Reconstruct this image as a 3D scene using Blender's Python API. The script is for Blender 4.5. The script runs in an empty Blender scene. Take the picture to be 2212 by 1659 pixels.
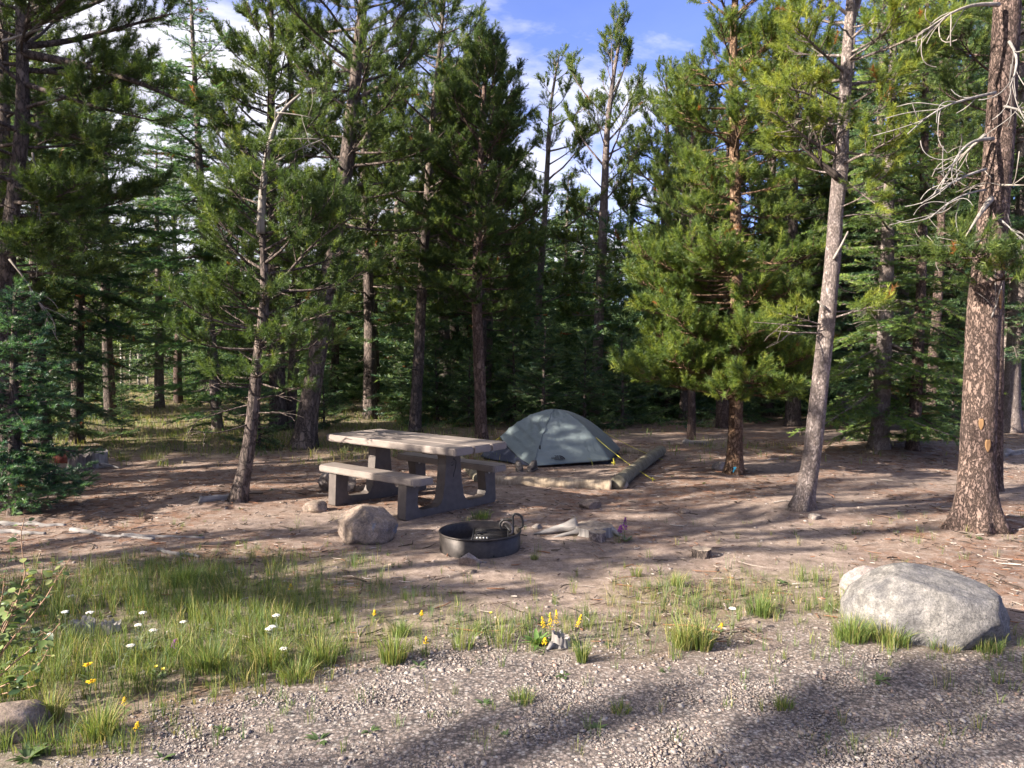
import bpy, bmesh, math, random
import numpy as np
from mathutils import Vector, Matrix

R = np.random.default_rng(7)
scene = bpy.context.scene
COL = scene.collection
PI = math.pi

# ------------------------------------------------------------------ camera model (photo measured in a 2212 x 1659 frame)
F, PW, PH, HZ, CAMH = 1661.0, 2212.0, 1659.0, 757.0, 1.70
TH = math.atan((PH / 2 - HZ) / F)
FWD = np.array([0, math.cos(TH), -math.sin(TH)])
UPV = np.array([0, math.sin(TH), math.cos(TH)])
CAM = np.array([0.0, 0.0, CAMH])


def ray(px, py):
    return np.array([1.0, 0, 0]) * ((px - PW / 2) / F) + UPV * ((PH / 2 - py) / F) + FWD


def at_depth(px, py, Y):
    d = ray(px, py)
    return CAM + d * (Y / d[1])


# ------------------------------------------------------------------ noise
def _hash(ix, iy, iz, seed):
    n = (ix * 374761393 + iy * 668265263 + iz * 2147483647 + seed * 974711) & 0xFFFFFFFF
    n = ((n ^ (n >> 13)) * 1274126177) & 0xFFFFFFFF
    n = ((n ^ (n >> 16)) * 2246822519) & 0xFFFFFFFF
    return ((n ^ (n >> 15)) & 0xFFFFFF) / float(0xFFFFFF)


def vnoise(p, seed=0):
    p = np.asarray(p, float)
    i = np.floor(p).astype(np.int64)
    f = p - i
    f = f * f * (3 - 2 * f)
    out = 0
    for dx in (0, 1):
        for dy in (0, 1):
            for dz in (0, 1):
                w = (f[..., 0] if dx else 1 - f[..., 0]) * (f[..., 1] if dy else 1 - f[..., 1]) * (f[..., 2] if dz else 1 - f[..., 2])
                out = out + w * _hash(i[..., 0] + dx, i[..., 1] + dy, i[..., 2] + dz, seed)
    return out * 2 - 1


def fbm(p, seed=0, oct=4, lac=2.1, gain=0.5):
    a, s, t = 1.0, 0.0, 0.0
    p = np.asarray(p, float)
    for k in range(oct):
        s = s + a * vnoise(p, seed + k * 17)
        t += a
        p = p * lac
        a *= gain
    return s / t


def xy0(x, y, s=1.0):
    x = np.asarray(x, float); y = np.asarray(y, float)
    return np.stack([x * s, y * s, np.zeros_like(x * 1.0)], -1)


# ------------------------------------------------------------------ terrain height
def gz(x, y):
    x = np.asarray(x, float); y = np.asarray(y, float)
    z = 0.018 * fbm(xy0(x, y, 0.9), 3, 3)
    far = np.clip((y - 12) / 15, 0, 1)
    z = z + far * 0.16 * fbm(xy0(x, y, 0.16), 9, 3)
    z = z + np.clip((y - 40) / 160, 0, 1) ** 1.5 * 5.0
    z = z + 0.13 * np.exp(-(((x - 6.9) / 1.6) ** 2 + ((y - 13.2) / 0.9) ** 2))
    z = z + 0.05 * np.exp(-(((x + 3.6) / 0.5) ** 2 + ((y - 8.7) / 0.5) ** 2))
    z = z + 0.05 * np.exp(-(((x - 3.1) / 0.6) ** 2 + ((y - 8.3) / 0.5) ** 2))
    z = z + 0.06 * np.exp(-(((x - 4.5) / 0.8) ** 2 + ((y - 7.5) / 0.6) ** 2))
    return z


def ground_at(px, py):
    """point of the terrain seen at photo position (px, py)"""
    d = ray(px, py)
    t0, t1 = 1.0, 400.0
    ts = np.geomspace(2.0, 300.0, 4000)
    P = CAM[None] + ts[:, None] * d[None]
    below = P[:, 2] < gz(P[:, 0], P[:, 1])
    k = int(np.argmax(below)) if below.any() else len(ts) - 1
    a, b = ts[max(k - 1, 0)], ts[k]
    for _ in range(24):
        m = (a + b) / 2
        q = CAM + d * m
        if q[2] < gz(q[0], q[1]):
            b = m
        else:
            a = m
    return CAM + d * b


def on_ground(x, y):
    return np.array([x, y, float(gz(x, y))])


# ------------------------------------------------------------------ mesh builder
class MB:
    def __init__(s):
        s.v, s.q, s.t, s.c, s.n = [], [], [], [], 0

    def add(s, v, q=None, t=None, c=None):
        v = np.asarray(v, float).reshape(-1, 3)
        if q is not None and len(q):
            s.q.append(np.asarray(q, np.int64) + s.n)
        if t is not None and len(t):
            s.t.append(np.asarray(t, np.int64) + s.n)
        if c is None:
            c = (0.5, 0.5, 0.5)
        c = np.asarray(c, float)
        if c.ndim == 1:
            c = np.tile(c, (len(v), 1))
        s.c.append(c)
        s.v.append(v)
        s.n += len(v)

    def merge(s, o, M=None):
        if not o.n:
            return
        v = np.concatenate(o.v)
        if M is not None:
            M = np.array(M)
            v = v @ M[:3, :3].T + M[:3, 3]
        s.add(v, np.concatenate(o.q) if o.q else None, np.concatenate(o.t) if o.t else None, np.concatenate(o.c))

    def mesh(s, name, mat=None, smooth=True, origin=(0, 0, 0)):
        me = bpy.data.meshes.new(name)
        v = np.concatenate(s.v) - np.asarray(origin, float)
        q = np.concatenate(s.q) if s.q else np.zeros((0, 4), np.int64)
        t = np.concatenate(s.t) if s.t else np.zeros((0, 3), np.int64)
        me.vertices.add(len(v))
        me.vertices.foreach_set('co', v.astype(np.float32).ravel())
        loops = np.concatenate([q.ravel(), t.ravel()]).astype(np.int32)
        me.loops.add(len(loops))
        me.loops.foreach_set('vertex_index', loops)
        nq, nt = len(q), len(t)
        me.polygons.add(nq + nt)
        starts = np.concatenate([np.arange(nq) * 4, nq * 4 + np.arange(nt) * 3]).astype(np.int32)
        me.polygons.foreach_set('loop_start', starts)
        try:
            tot = np.concatenate([np.full(nq, 4), np.full(nt, 3)]).astype(np.int32)
            me.polygons.foreach_set('loop_total', tot)
        except Exception:
            pass
        me.polygons.foreach_set('use_smooth', np.full(nq + nt, smooth))
        me.update(calc_edges=True)
        c = np.concatenate(s.c)
        a = me.color_attributes.new('Col', 'FLOAT_COLOR', 'POINT')
        cc = np.ones((len(v), 4), np.float32)
        cc[:, :3] = c
        a.data.foreach_set('color', cc.ravel())
        me.validate()
        if mat is not None:
            me.materials.append(mat)
        return me


def unit(v):
    v = np.asarray(v, float)
    return v / (np.linalg.norm(v, axis=-1, keepdims=True) + 1e-12)


def tube(mb, pts, rad, sides=8, c=None, noise=0.0, seed=0, flare=0.0, cap=True, nscale=6.0, lobes=5):
    pts = np.asarray(pts, float)
    rad = np.broadcast_to(np.asarray(rad, float), (len(pts),))
    n = len(pts)
    tan = np.gradient(pts, axis=0)
    tan = unit(tan)
    ref = np.array([0, 0, 1.0]) if abs(tan[0][2]) < 0.9 else np.array([1.0, 0, 0])
    u = unit(np.cross(tan[0], ref))
    us = [u]
    for k in range(1, n):
        u = u - tan[k] * (u @ tan[k])
        u = unit(u)
        us.append(u)
    us = np.array(us)
    vs = np.cross(tan, us)
    ang = np.arange(sides) / sides * 2 * PI
    ca, sa = np.cos(ang), np.sin(ang)
    rr = rad[:, None] * np.ones((1, sides))
    if noise or flare:
        d = us[:, None, :] * ca[None, :, None] + vs[:, None, :] * sa[None, :, None]
        P = pts[:, None, :] + d * rad[:, None, None]
        if noise:
            rr = rr * (1 + noise * fbm(P * nscale * np.array([1, 1, 0.45]), seed, 3))
        if flare:
            h = pts[:, 2] - pts[0, 2]
            lob = 0.55 + 0.45 * np.cos(lobes * ang + seed) + 0.25 * np.cos((lobes - 2) * ang + seed * 2.3)
            rr = rr * (1 + flare * np.exp(-h / (1.1 * rad[0]))[:, None] * lob[None])
    V = pts[:, None, :] + (us[:, None, :] * ca[None, :, None] + vs[:, None, :] * sa[None, :, None]) * rr[..., None]
    V = V.reshape(-1, 3)
    i = np.arange(n - 1)[:, None] * sides
    j = np.arange(sides)[None]
    j2 = (j + 1) % sides
    q = np.stack([i + j, i + j2, i + sides + j2, i + sides + j], -1).reshape(-1, 4)
    t = None
    if cap:
        V = np.concatenate([V, pts[:1], pts[-1:]])
        a, b = n * sides, n * sides + 1
        jj = np.arange(sides)
        t = np.concatenate([np.stack([np.full(sides, a), (jj + 1) % sides, jj], -1),
                            np.stack([np.full(sides, b), (n - 1) * sides + jj, (n - 1) * sides + (jj + 1) % sides], -1)])
    if c is not None and np.ndim(c) == 2:
        cv = np.repeat(np.asarray(c), sides, 0)
        if cap:
            cv = np.concatenate([cv, c[:1], c[-1:]])
        c = cv
    mb.add(V, q, t, c)


def resample(pts, step, smooth=2):
    pts = np.asarray(pts, float)
    d = np.concatenate([[0], np.cumsum(np.linalg.norm(np.diff(pts[:, :3], axis=0), axis=1))])
    n = max(int(d[-1] / step), 3)
    s = np.linspace(0, d[-1], n)
    out = np.stack([np.interp(s, d, pts[:, k]) for k in range(pts.shape[1])], -1)
    for _ in range(smooth):
        o = out.copy()
        o[1:-1] = (out[:-2] + 2 * out[1:-1] + out[2:]) / 4
        out = o
    return out


# ------------------------------------------------------------------ objects and tags
def tag(o, label=None, cat=None, group=None, kind=None):
    if label: o['label'] = label
    if cat: o['category'] = cat
    if group: o['group'] = group
    if kind: o['kind'] = kind
    return o


def link(name, me, parent=None, loc=None):
    o = bpy.data.objects.new(name, me)
    COL.objects.link(o)
    if parent is not None:
        o.parent = parent
    if loc is not None:
        o.location = [float(a) for a in loc]
    return o


def thing(name, label, cat, loc, group=None, rotz=0.0):
    o = bpy.data.objects.new(name, None)
    COL.objects.link(o)
    o.empty_display_size = 0.2
    o.location = [float(a) for a in loc]
    o.rotation_euler = (0, 0, rotz)
    return tag(o, label, cat, group)


def bm_mesh(name, bm, mat=None, smooth=False):
    me = bpy.data.meshes.new(name)
    bm.to_mesh(me)
    bm.free()
    if mat: me.materials.append(mat)
    if smooth:
        me.polygons.foreach_set('use_smooth', np.full(len(me.polygons), True))
    return me


# ------------------------------------------------------------------ materials
def newmat(name):
    m = bpy.data.materials.new(name)
    m.use_nodes = True
    nt = m.node_tree
    b = nt.nodes['Principled BSDF']
    return m, nt, b


def N(nt, typ, **kw):
    n = nt.nodes.new(typ)
    for k, v in kw.items():
        if k.startswith('i_'):
            n.inputs[k[2:].replace('_', ' ')].default_value = v
        else:
            setattr(n, k, v)
    return n


def ramp(nt, stops, fac=None):
    r = nt.nodes.new('ShaderNodeValToRGB')
    e = r.color_ramp.elements
    while len(e) < len(stops):
        e.new(0.5)
    for k, (p, c) in enumerate(stops):
        e[k].position = p
        e[k].color = (*c, 1) if len(c) == 3 else c
    if fac is not None:
        nt.links.new(fac, r.inputs['Fac'])
    return r


def mixc(nt, fac, a, b, mode='MIX'):
    m = nt.nodes.new('ShaderNodeMix')
    m.data_type = 'RGBA'
    m.blend_type = mode
    for s, x in ((m.inputs[0], fac), (m.inputs[6], a), (m.inputs[7], b)):
        if isinstance(x, (int, float)):
            s.default_value = x
        elif isinstance(x, tuple):
            s.default_value = (*x, 1)
        else:
            nt.links.new(x, s)
    return m.outputs[2]


def noise(nt, scale, detail=4, rough=0.55, vec=None, stretch=None, dist=0.0):
    n = N(nt, 'ShaderNodeTexNoise')
    n.inputs['Scale'].default_value = scale
    n.inputs['Detail'].default_value = detail
    n.inputs['Roughness'].default_value = rough
    n.inputs['Distortion'].default_value = dist
    if vec is None:
        tc = N(nt, 'ShaderNodeTexCoord')
        vec = tc.outputs['Object']
    if stretch:
        mp = N(nt, 'ShaderNodeMapping')
        mp.inputs['Scale'].default_value = stretch
        nt.links.new(vec, mp.inputs['Vector'])
        vec = mp.outputs['Vector']
    nt.links.new(vec, n.inputs['Vector'])
    return n


def bump(nt, b, height, strength=0.5, dist=0.02):
    bp = N(nt, 'ShaderNodeBump')
    bp.inputs['Strength'].default_value = strength
    bp.inputs['Distance'].default_value = dist
    nt.links.new(height, bp.inputs['Height'])
    nt.links.new(bp.outputs['Normal'], b.inputs['Normal'])
    return bp


def mat_leaf(name, trans=0.25, rough=0.5, spec=0.3):
    """coloured by the mesh's own leaf colours"""
    m, nt, b = newmat(name)
    a = N(nt, 'ShaderNodeAttribute', attribute_name='Col')
    nt.links.new(a.outputs['Color'], b.inputs['Base Color'])
    b.inputs['Roughness'].default_value = rough
    b.inputs['Specular IOR Level'].default_value = spec
    tr = N(nt, 'ShaderNodeBsdfTranslucent')
    g = mixc(nt, 1.0, a.outputs['Color'], (1.3, 1.25, 0.6), 'MULTIPLY')
    nt.links.new(g, tr.inputs['Color'])
    mx = N(nt, 'ShaderNodeMixShader')
    mx.inputs[0].default_value = trans
    nt.links.new(b.outputs[0], mx.inputs[1])
    nt.links.new(tr.outputs[0], mx.inputs[2])
    nt.links.new(mx.outputs[0], nt.nodes['Material Output'].inputs['Surface'])
    return m


def mat_bark(name, dark, mid, light, plate=14.0, bstr=0.8):
    m, nt, b = newmat(name)
    tc = N(nt, 'ShaderNodeTexCoord')
    v = tc.outputs['Object']
    mp = N(nt, 'ShaderNodeMapping')
    mp.inputs['Scale'].default_value = (1, 1, 0.42)
    nt.links.new(v, mp.inputs['Vector'])
    n1 = noise(nt, plate * 0.9, 5, 0.65, mp.outputs['Vector'])
    w = mixc(nt, 0.12, mp.outputs['Vector'], n1.outputs['Color'])
    vo = N(nt, 'ShaderNodeTexVoronoi', feature='DISTANCE_TO_EDGE')
    vo.inputs['Scale'].default_value = plate
    nt.links.new(w, vo.inputs['Vector'])
    vc = N(nt, 'ShaderNodeTexVoronoi')
    vc.inputs['Scale'].default_value = plate
    nt.links.new(w, vc.inputs['Vector'])
    n2 = noise(nt, 1.7, 4, 0.6, v)
    n3 = noise(nt, 70, 3, 0.6, mp.outputs['Vector'])
    sep = N(nt, 'ShaderNodeSeparateColor')
    nt.links.new(vc.outputs['Color'], sep.inputs[0])
    base = ramp(nt, [(0.25, mid), (0.75, light)], sep.outputs[0])
    big = ramp(nt, [(0.35, (0.62, 0.6, 0.62)), (0.62, (1.08, 1.04, 1.0))], n2.outputs['Fac'])
    c1 = mixc(nt, 1.0, base.outputs[0], big.outputs[0], 'MULTIPLY')
    fine = ramp(nt, [(0.3, (0.7, 0.7, 0.7)), (0.7, (1.15, 1.15, 1.15))], n3.outputs['Fac'])
    c1 = mixc(nt, 1.0, c1, fine.outputs[0], 'MULTIPLY')
    cr = ramp(nt, [(0.0, (1, 1, 1)), (0.09, (0, 0, 0))], vo.outputs['Distance'])
    c2 = mixc(nt, cr.outputs[0], c1, dark)
    nt.links.new(c2, b.inputs['Base Color'])
    b.inputs['Roughness'].default_value = 0.9
    b.inputs['Specular IOR Level'].default_value = 0.15
    hr = ramp(nt, [(0.0, (0, 0, 0)), (0.16, (1, 1, 1))], vo.outputs['Distance'])
    hh = mixc(nt, 0.4, hr.outputs[0], n3.outputs['Color'])
    bump(nt, b, hh, bstr, 0.03)
    return m


def mat_wood(name, c0, c1, c2, scale=6.0, stretch=(1, 1, 0.12), bstr=0.6):
    m, nt, b = newmat(name)
    n1 = noise(nt, scale * 4, 5, 0.65, stretch=stretch)
    n2 = noise(nt, scale * 0.5, 3, 0.5)
    r = ramp(nt, [(0.3, c0), (0.5, c1), (0.72, c2)], n1.outputs['Fac'])
    r2 = ramp(nt, [(0.3, (0.7, 0.68, 0.66)), (0.65, (1.1, 1.08, 1.05))], n2.outputs['Fac'])
    nt.links.new(mixc(nt, 1.0, r.outputs[0], r2.outputs[0], 'MULTIPLY'), b.inputs['Base Color'])
    b.inputs['Roughness'].default_value = 0.85
    b.inputs['Specular IOR Level'].default_value = 0.2
    bump(nt, b, n1.outputs['Fac'], bstr, 0.01)
    return m


def mat_rock(name, c0, c1, c2, scale=9.0, speck=(0.05, 0.05, 0.055), lich=None, bstr=0.7):
    m, nt, b = newmat(name)
    n1 = noise(nt, scale, 8, 0.68)
    n2 = noise(nt, scale * 0.28, 4, 0.55, dist=0.4)
    n3 = noise(nt, scale * 14, 2, 0.5)
    r = ramp(nt, [(0.32, c0), (0.5, c1), (0.68, c2)], n1.outputs['Fac'])
    r2 = ramp(nt, [(0.32, (0.68, 0.68, 0.72)), (0.6, (1.1, 1.06, 1.0))], n2.outputs['Fac'])
    c = mixc(nt, 1.0, r.outputs[0], r2.outputs[0], 'MULTIPLY')
    sp = ramp(nt, [(0.36, (1, 1, 1)), (0.42, (0, 0, 0))], n3.outputs['Fac'])
    c = mixc(nt, mixc(nt, 1.0, sp.outputs[0], (0.6, 0.6, 0.6), 'MULTIPLY'), c, speck)
    if lich:
        n4 = noise(nt, scale * 0.5, 5, 0.6, dist=0.8)
        lm = ramp(nt, [(0.60, (0, 0, 0)), (0.66, (0.8, 0.8, 0.8))], n4.outputs['Fac'])
        c = mixc(nt, lm.outputs[0], c, lich)
    n5 = noise(nt, scale * 5, 5, 0.7)
    gr = ramp(nt, [(0.34, (0.68, 0.68, 0.69)), (0.5, (1, 1, 1)), (0.66, (1.32, 1.3, 1.28))], n5.outputs['Fac'])
    c = mixc(nt, 1.0, c, gr.outputs[0], 'MULTIPLY')
    tcv = N(nt, 'ShaderNodeTexCoord').outputs['Object']
    wv = mixc(nt, 0.3, tcv, noise(nt, scale * 0.22, 4, 0.6).outputs['Color'])
    ck = N(nt, 'ShaderNodeTexVoronoi', feature='DISTANCE_TO_EDGE'); ck.inputs['Scale'].default_value = scale * 0.16
    nt.links.new(wv, ck.inputs['Vector'])
    ckr = ramp(nt, [(0.0, (0.74,) * 3), (0.014, (1.0,) * 3)], ck.outputs['Distance'])
    c = mixc(nt, 1.0, c, ckr.outputs[0], 'MULTIPLY')
    nt.links.new(c, b.inputs['Base Color'])
    b.inputs['Roughness'].default_value = 0.88
    b.inputs['Specular IOR Level'].default_value = 0.25
    hh = mixc(nt, 0.45, n1.outputs['Color'], n5.outputs['Color'])
    hh = mixc(nt, 0.5, hh, ckr.outputs[0], 'MULTIPLY')
    bump(nt, b, hh, bstr, 0.03)
    return m


def mat_plain(name, c, rough=0.6, spec=0.4, metal=0.0, nscale=30, namt=0.25, bstr=0.15):
    m, nt, b = newmat(name)
    n1 = noise(nt, nscale, 5, 0.6)
    lo = tuple(x * (1 - namt) for x in c)
    hi = tuple(x * (1 + namt) for x in c)
    r = ramp(nt, [(0.3, lo), (0.7, hi)], n1.outputs['Fac'])
    nt.links.new(r.outputs[0], b.inputs['Base Color'])
    b.inputs['Roughness'].default_value = rough
    b.inputs['Specular IOR Level'].default_value = spec
    b.inputs['Metallic'].default_value = metal
    if bstr: bump(nt, b, n1.outputs['Fac'], bstr, 0.004)
    return m


def mat_attr(name, rough=0.8, spec=0.25, nscale=120, namt=0.3):
    m, nt, b = newmat(name)
    a = N(nt, 'ShaderNodeAttribute', attribute_name='Col')
    n1 = noise(nt, nscale, 3, 0.6)
    r = ramp(nt, [(0.3, (1 - namt,) * 3), (0.7, (1 + namt * 0.6,) * 3)], n1.outputs['Fac'])
    nt.links.new(mixc(nt, 1.0, a.outputs['Color'], r.outputs[0], 'MULTIPLY'), b.inputs['Base Color'])
    b.inputs['Roughness'].default_value = rough
    b.inputs['Specular IOR Level'].default_value = spec
    return m


NEEDLE = mat_leaf('pine needles', 0.45, 0.45, 0.35)
FIRNEEDLE = mat_leaf('fir needles', 0.4, 0.42, 0.45)
GRASSM = mat_leaf('grass blades', 0.35, 0.5, 0.25)
LEAFM = mat_leaf('broad leaves', 0.35, 0.4, 0.4)
PETALM = mat_leaf('petals', 0.2, 0.6, 0.2)
BARK_DARK = mat_bark('dark grey bark', (0.035, 0.03, 0.028), (0.11, 0.09, 0.08), (0.19, 0.155, 0.135), 18)
BARK_BROWN = mat_bark('dark brown bark', (0.04, 0.028, 0.024), (0.135, 0.092, 0.075), (0.21, 0.15, 0.125), 20)
BARK_RED = mat_bark('reddish pine bark', (0.04, 0.029, 0.026), (0.145, 0.104, 0.088), (0.215, 0.16, 0.137), 30, 1.0)
BARK_ORANGE = mat_bark('orange brown bark', (0.06, 0.038, 0.027), (0.23, 0.145, 0.09), (0.33, 0.225, 0.15), 30, 1.0)
BARK_PALE = mat_bark('pale grey pink bark', (0.085, 0.07, 0.064), (0.25, 0.208, 0.19), (0.36, 0.31, 0.287), 38, 0.8)
DEADWOOD = mat_wood('bleached dead wood', (0.12, 0.105, 0.095), (0.22, 0.2, 0.18), (0.35, 0.32, 0.29))
GREYWOOD_X = mat_wood('weathered grey root', (0.09, 0.085, 0.085), (0.2, 0.19, 0.185), (0.34, 0.32, 0.3), 6.0, (0.12, 1, 1))
GREYWOOD = mat_wood('weathered grey wood', (0.09, 0.085, 0.085), (0.2, 0.19, 0.185), (0.34, 0.32, 0.3))
ASPENBARK = mat_bark('aspen bark', (0.1, 0.09, 0.08), (0.5, 0.48, 0.42), (0.62, 0.6, 0.54), 9, 0.3)
# ================================================================== GROUND
def graded(lo, a, b, hi, step, grow=1.13):
    mid = np.arange(a, b + 1e-6, step)
    out = [mid]
    s, x, l = step, a, []
    while x > lo:
        s *= grow; x -= s; l.append(x)
    r, s, x = [], step, b
    while x < hi:
        s *= grow; x += s; r.append(x)
    return np.concatenate([np.array(l[::-1]), mid, np.array(r)])


GB_X = [-6.0, -1.9, -1.25, -0.52, 0.51, 3.0, 8.0]
GB_Y = [2.2, 3.05, 3.75, 4.2, 4.42, 4.5, 4.8]


def gravel_mask(x, y):
    b = np.interp(x, GB_X, GB_Y)
    n = fbm(xy0(x, y, 1.7), 21, 4)
    return np.clip((b - y + 0.6 * n) / 0.8 + 0.45, 0, 1)


def grass_mask(x, y):
    n = fbm(xy0(x, y, 1.1), 33, 4)
    g = np.exp(-(((x + 2.6) / 1.75) ** 2 + ((y - 4.75) / 1.25) ** 2) ** 1.5) * 1.4
    g = np.maximum(g, 0.62 * np.clip((-1.15 - x) / .5, 0, 1) * np.clip((4.6 - y) / .5, 0, 1))
    g = np.maximum(g, 0.5 * np.exp(-(((x - 0.0) / 1.1) ** 2 + ((y - 4.5) / 0.3) ** 2)))
    g = np.maximum(g, 0.4 * np.exp(-(((x - 1.6) / 0.8) ** 2 + ((y - 5.3) / 0.5) ** 2)))
    g = np.maximum(g, 0.5 * np.exp(-(((x - 2.6) / 0.8) ** 2 + ((y - 4.2) / 0.3) ** 2)))
    bk = np.clip((y - 11.0) / 3.0, 0, 1) * np.clip((1.0 - x) / 4.0 + 0.3, 0.12, 1) * 0.95
    g = np.maximum(g, bk)
    return np.clip(g + 0.85 * n * (g > 0.08), 0, 1)


def litter_mask(x, y):
    n = fbm(xy0(x, y, 0.8), 41, 4)
    return np.clip(0.4 + 1.7 * n + 0.35 * np.clip((y - 6.0) / 4, 0, 1), 0, 1)


def build_ground():
    xs = graded(-400, -8, 8, 400, 0.065)
    ys = graded(-60, 2.6, 15.5, 500, 0.065)
    X, Y = np.meshgrid(xs, ys)
    Z = gz(X, Y)
    near = np.clip((16 - Y) / 4, 0, 1) * np.clip((9 - np.abs(X)) / 2, 0, 1)
    Z = Z + near * 0.011 * fbm(xy0(X, Y, 6.0), 51, 3)
    g, gr, li = gravel_mask(X, Y), grass_mask(X, Y), litter_mask(X, Y)
    V = np.stack([X, Y, Z], -1).reshape(-1, 3)
    ny, nx = X.shape
    i = (np.arange(ny - 1)[:, None] * nx + np.arange(nx - 1)[None]).ravel()
    q = np.stack([i, i + 1, i + nx + 1, i + nx], -1)
    mb = MB()
    mb.add(V, q, None, np.stack([g, gr, li], -1).reshape(-1, 3))
    m, nt, b = newmat('campsite soil')
    a = N(nt, 'ShaderNodeAttribute', attribute_name='Col')
    sp = N(nt, 'ShaderNodeSeparateColor')
    nt.links.new(a.outputs['Color'], sp.inputs[0])
    tc = N(nt, 'ShaderNodeTexCoord').outputs['Object']
    n0 = noise(nt, 1.1, 6, 0.62, tc)
    n1 = noise(nt, 9, 8, 0.7, tc)
    n2 = noise(nt, 60, 6, 0.7, tc)
    n3 = noise(nt, 210, 3, 0.6, tc)
    soil = ramp(nt, [(0.3, (0.112, 0.09, 0.075)), (0.5, (0.225, 0.18, 0.151)), (0.7, (0.345, 0.285, 0.245))], n1.outputs['Fac'])
    fine = ramp(nt, [(0.3, (0.62, 0.6, 0.6)), (0.48, (0.95, 0.95, 0.95)), (0.7, (1.25, 1.24, 1.22))], n2.outputs['Fac'])
    c = mixc(nt, 1.0, soil.outputs[0], fine.outputs[0], 'MULTIPLY')
    big = ramp(nt, [(0.35, (0.74, 0.72, 0.74)), (0.62, (1.08, 1.05, 1.02))], n0.outputs['Fac'])
    c = mixc(nt, 1.0, c, big.outputs[0], 'MULTIPLY')
    # needle litter: short dark and rusty streaks
    wv = noise(nt, 34, 5, 0.75, tc, (1, 2.6, 1), 1.2)
    lit = ramp(nt, [(0.35, (0.05, 0.032, 0.024)), (0.5, (0.15, 0.085, 0.056)), (0.66, (0.29, 0.17, 0.115))], wv.outputs['Fac'])
    lf = N(nt, 'ShaderNodeMath', operation='MULTIPLY')
    nt.links.new(sp.outputs[2], lf.inputs[0])
    lr = ramp(nt, [(0.42, (0.0,) * 3), (0.60, (1.0,) * 3)], noise(nt, 5.5, 8, 0.75, tc).outputs['Fac'])
    nt.links.new(lr.outputs[0], lf.inputs[1])
    c = mixc(nt, lf.outputs[0], c, lit.outputs[0])
    # thatch and moss under the grass
    gf = N(nt, 'ShaderNodeMath', operation='MULTIPLY')
    nt.links.new(sp.outputs[1], gf.inputs[0])
    grr = ramp(nt, [(0.36, (0.0,) * 3), (0.6, (0.85,) * 3)], noise(nt, 14, 6, 0.7, tc).outputs['Fac'])
    nt.links.new(grr.outputs[0], gf.inputs[1])
    gc = ramp(nt, [(0.35, (0.05, 0.06, 0.02)), (0.65, (0.17, 0.165, 0.065))], n2.outputs['Fac'])
    c = mixc(nt, gf.outputs[0], c, gc.outputs[0])
    # gravel
    vo = N(nt, 'ShaderNodeTexVoronoi'); vo.inputs['Scale'].default_value = 62
    nt.links.new(tc, vo.inputs['Vector'])
    sv = N(nt, 'ShaderNodeSeparateColor'); nt.links.new(vo.outputs['Color'], sv.inputs[0])
    gcol = ramp(nt, [(0.0, (0.10, 0.09, 0.09)), (0.35, (0.17, 0.145, 0.132)), (0.6, (0.24, 0.195, 0.17)), (0.85, (0.3, 0.255, 0.23)), (1.0, (0.4, 0.37, 0.34))], sv.outputs[0])
    ve = ramp(nt, [(0.25, (1.0,) * 3), (0.62, (0.5,) * 3)], vo.outputs['Distance'])
    gcc = mixc(nt, 1.0, gcol.outputs[0], ve.outputs[0], 'MULTIPLY')
    c = mixc(nt, sp.outputs[0], c, gcc)
    nt.links.new(c, b.inputs['Base Color'])
    b.inputs['Roughness'].default_value = 0.95
    b.inputs['Specular IOR Level'].default_value = 0.1
    h = mixc(nt, 0.45, n1.outputs['Color'], n2.outputs['Color'])
    h = mixc(nt, 0.25, h, n3.outputs['Color'])
    bump(nt, b, h, 0.9, 0.035)
    o = link('ground', mb.mesh('ground', m))
    tag(o, 'pinkish brown gritty campsite soil scattered with pine needles and gravel', kind='structure')


def ico(sub):
    bm = bmesh.new()
    bmesh.ops.create_icosphere(bm, subdivisions=sub, radius=1)
    v = np.array([x.co[:] for x in bm.verts]); bm.faces.ensure_lookup_table()
    f = np.array([[w.index for w in p.verts] for p in bm.faces])
    bm.free()
    return unit(v), f


ICO1, ICO2, ICO3, ICO5 = ico(1), ico(2), ico(3), ico(5)
OCT_V = np.array([[1, 0, 0], [-1, 0, 0], [0, 1, 0], [0, -1, 0], [0, 0, 1], [0, 0, -1]], float)
OCT_F = np.array([[0, 2, 4], [2, 1, 4], [1, 3, 4], [3, 0, 4], [2, 0, 5], [1, 2, 5], [3, 1, 5], [0, 3, 5]])


def pebbles(mb, P, size, cols, base=ICO1, flat=0.6, sink=0.25):
    """many small stones at once"""
    n = len(P)
    bv, bf = base
    k = len(bv)
    sc = np.stack([R.uniform(0.75, 1.35, n), R.uniform(0.65, 1.1, n), R.uniform(flat * 0.7, flat * 1.25, n)], -1) * size[:, None]
    a = R.uniform(0, 2 * PI, n)
    jit = 1 + R.normal(0, 0.13, (n, k, 1))
    v = bv[None] * jit * sc[:, None, :]
    ca, sa = np.cos(a)[:, None], np.sin(a)[:, None]
    x = v[..., 0] * ca - v[..., 1] * sa
    y = v[..., 0] * sa + v[..., 1] * ca
    v = np.stack([x, y, v[..., 2]], -1) + P[:, None, :]
    v[..., 2] += (sc[:, 2] * (1 - 4.2 * sink))[:, None] * 0.5
    f = bf[None] + (np.arange(n) * k)[:, None, None]
    mb.add(v.reshape(-1, 3), None, f.reshape(-1, 3), np.repeat(cols, k, 0))


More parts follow.
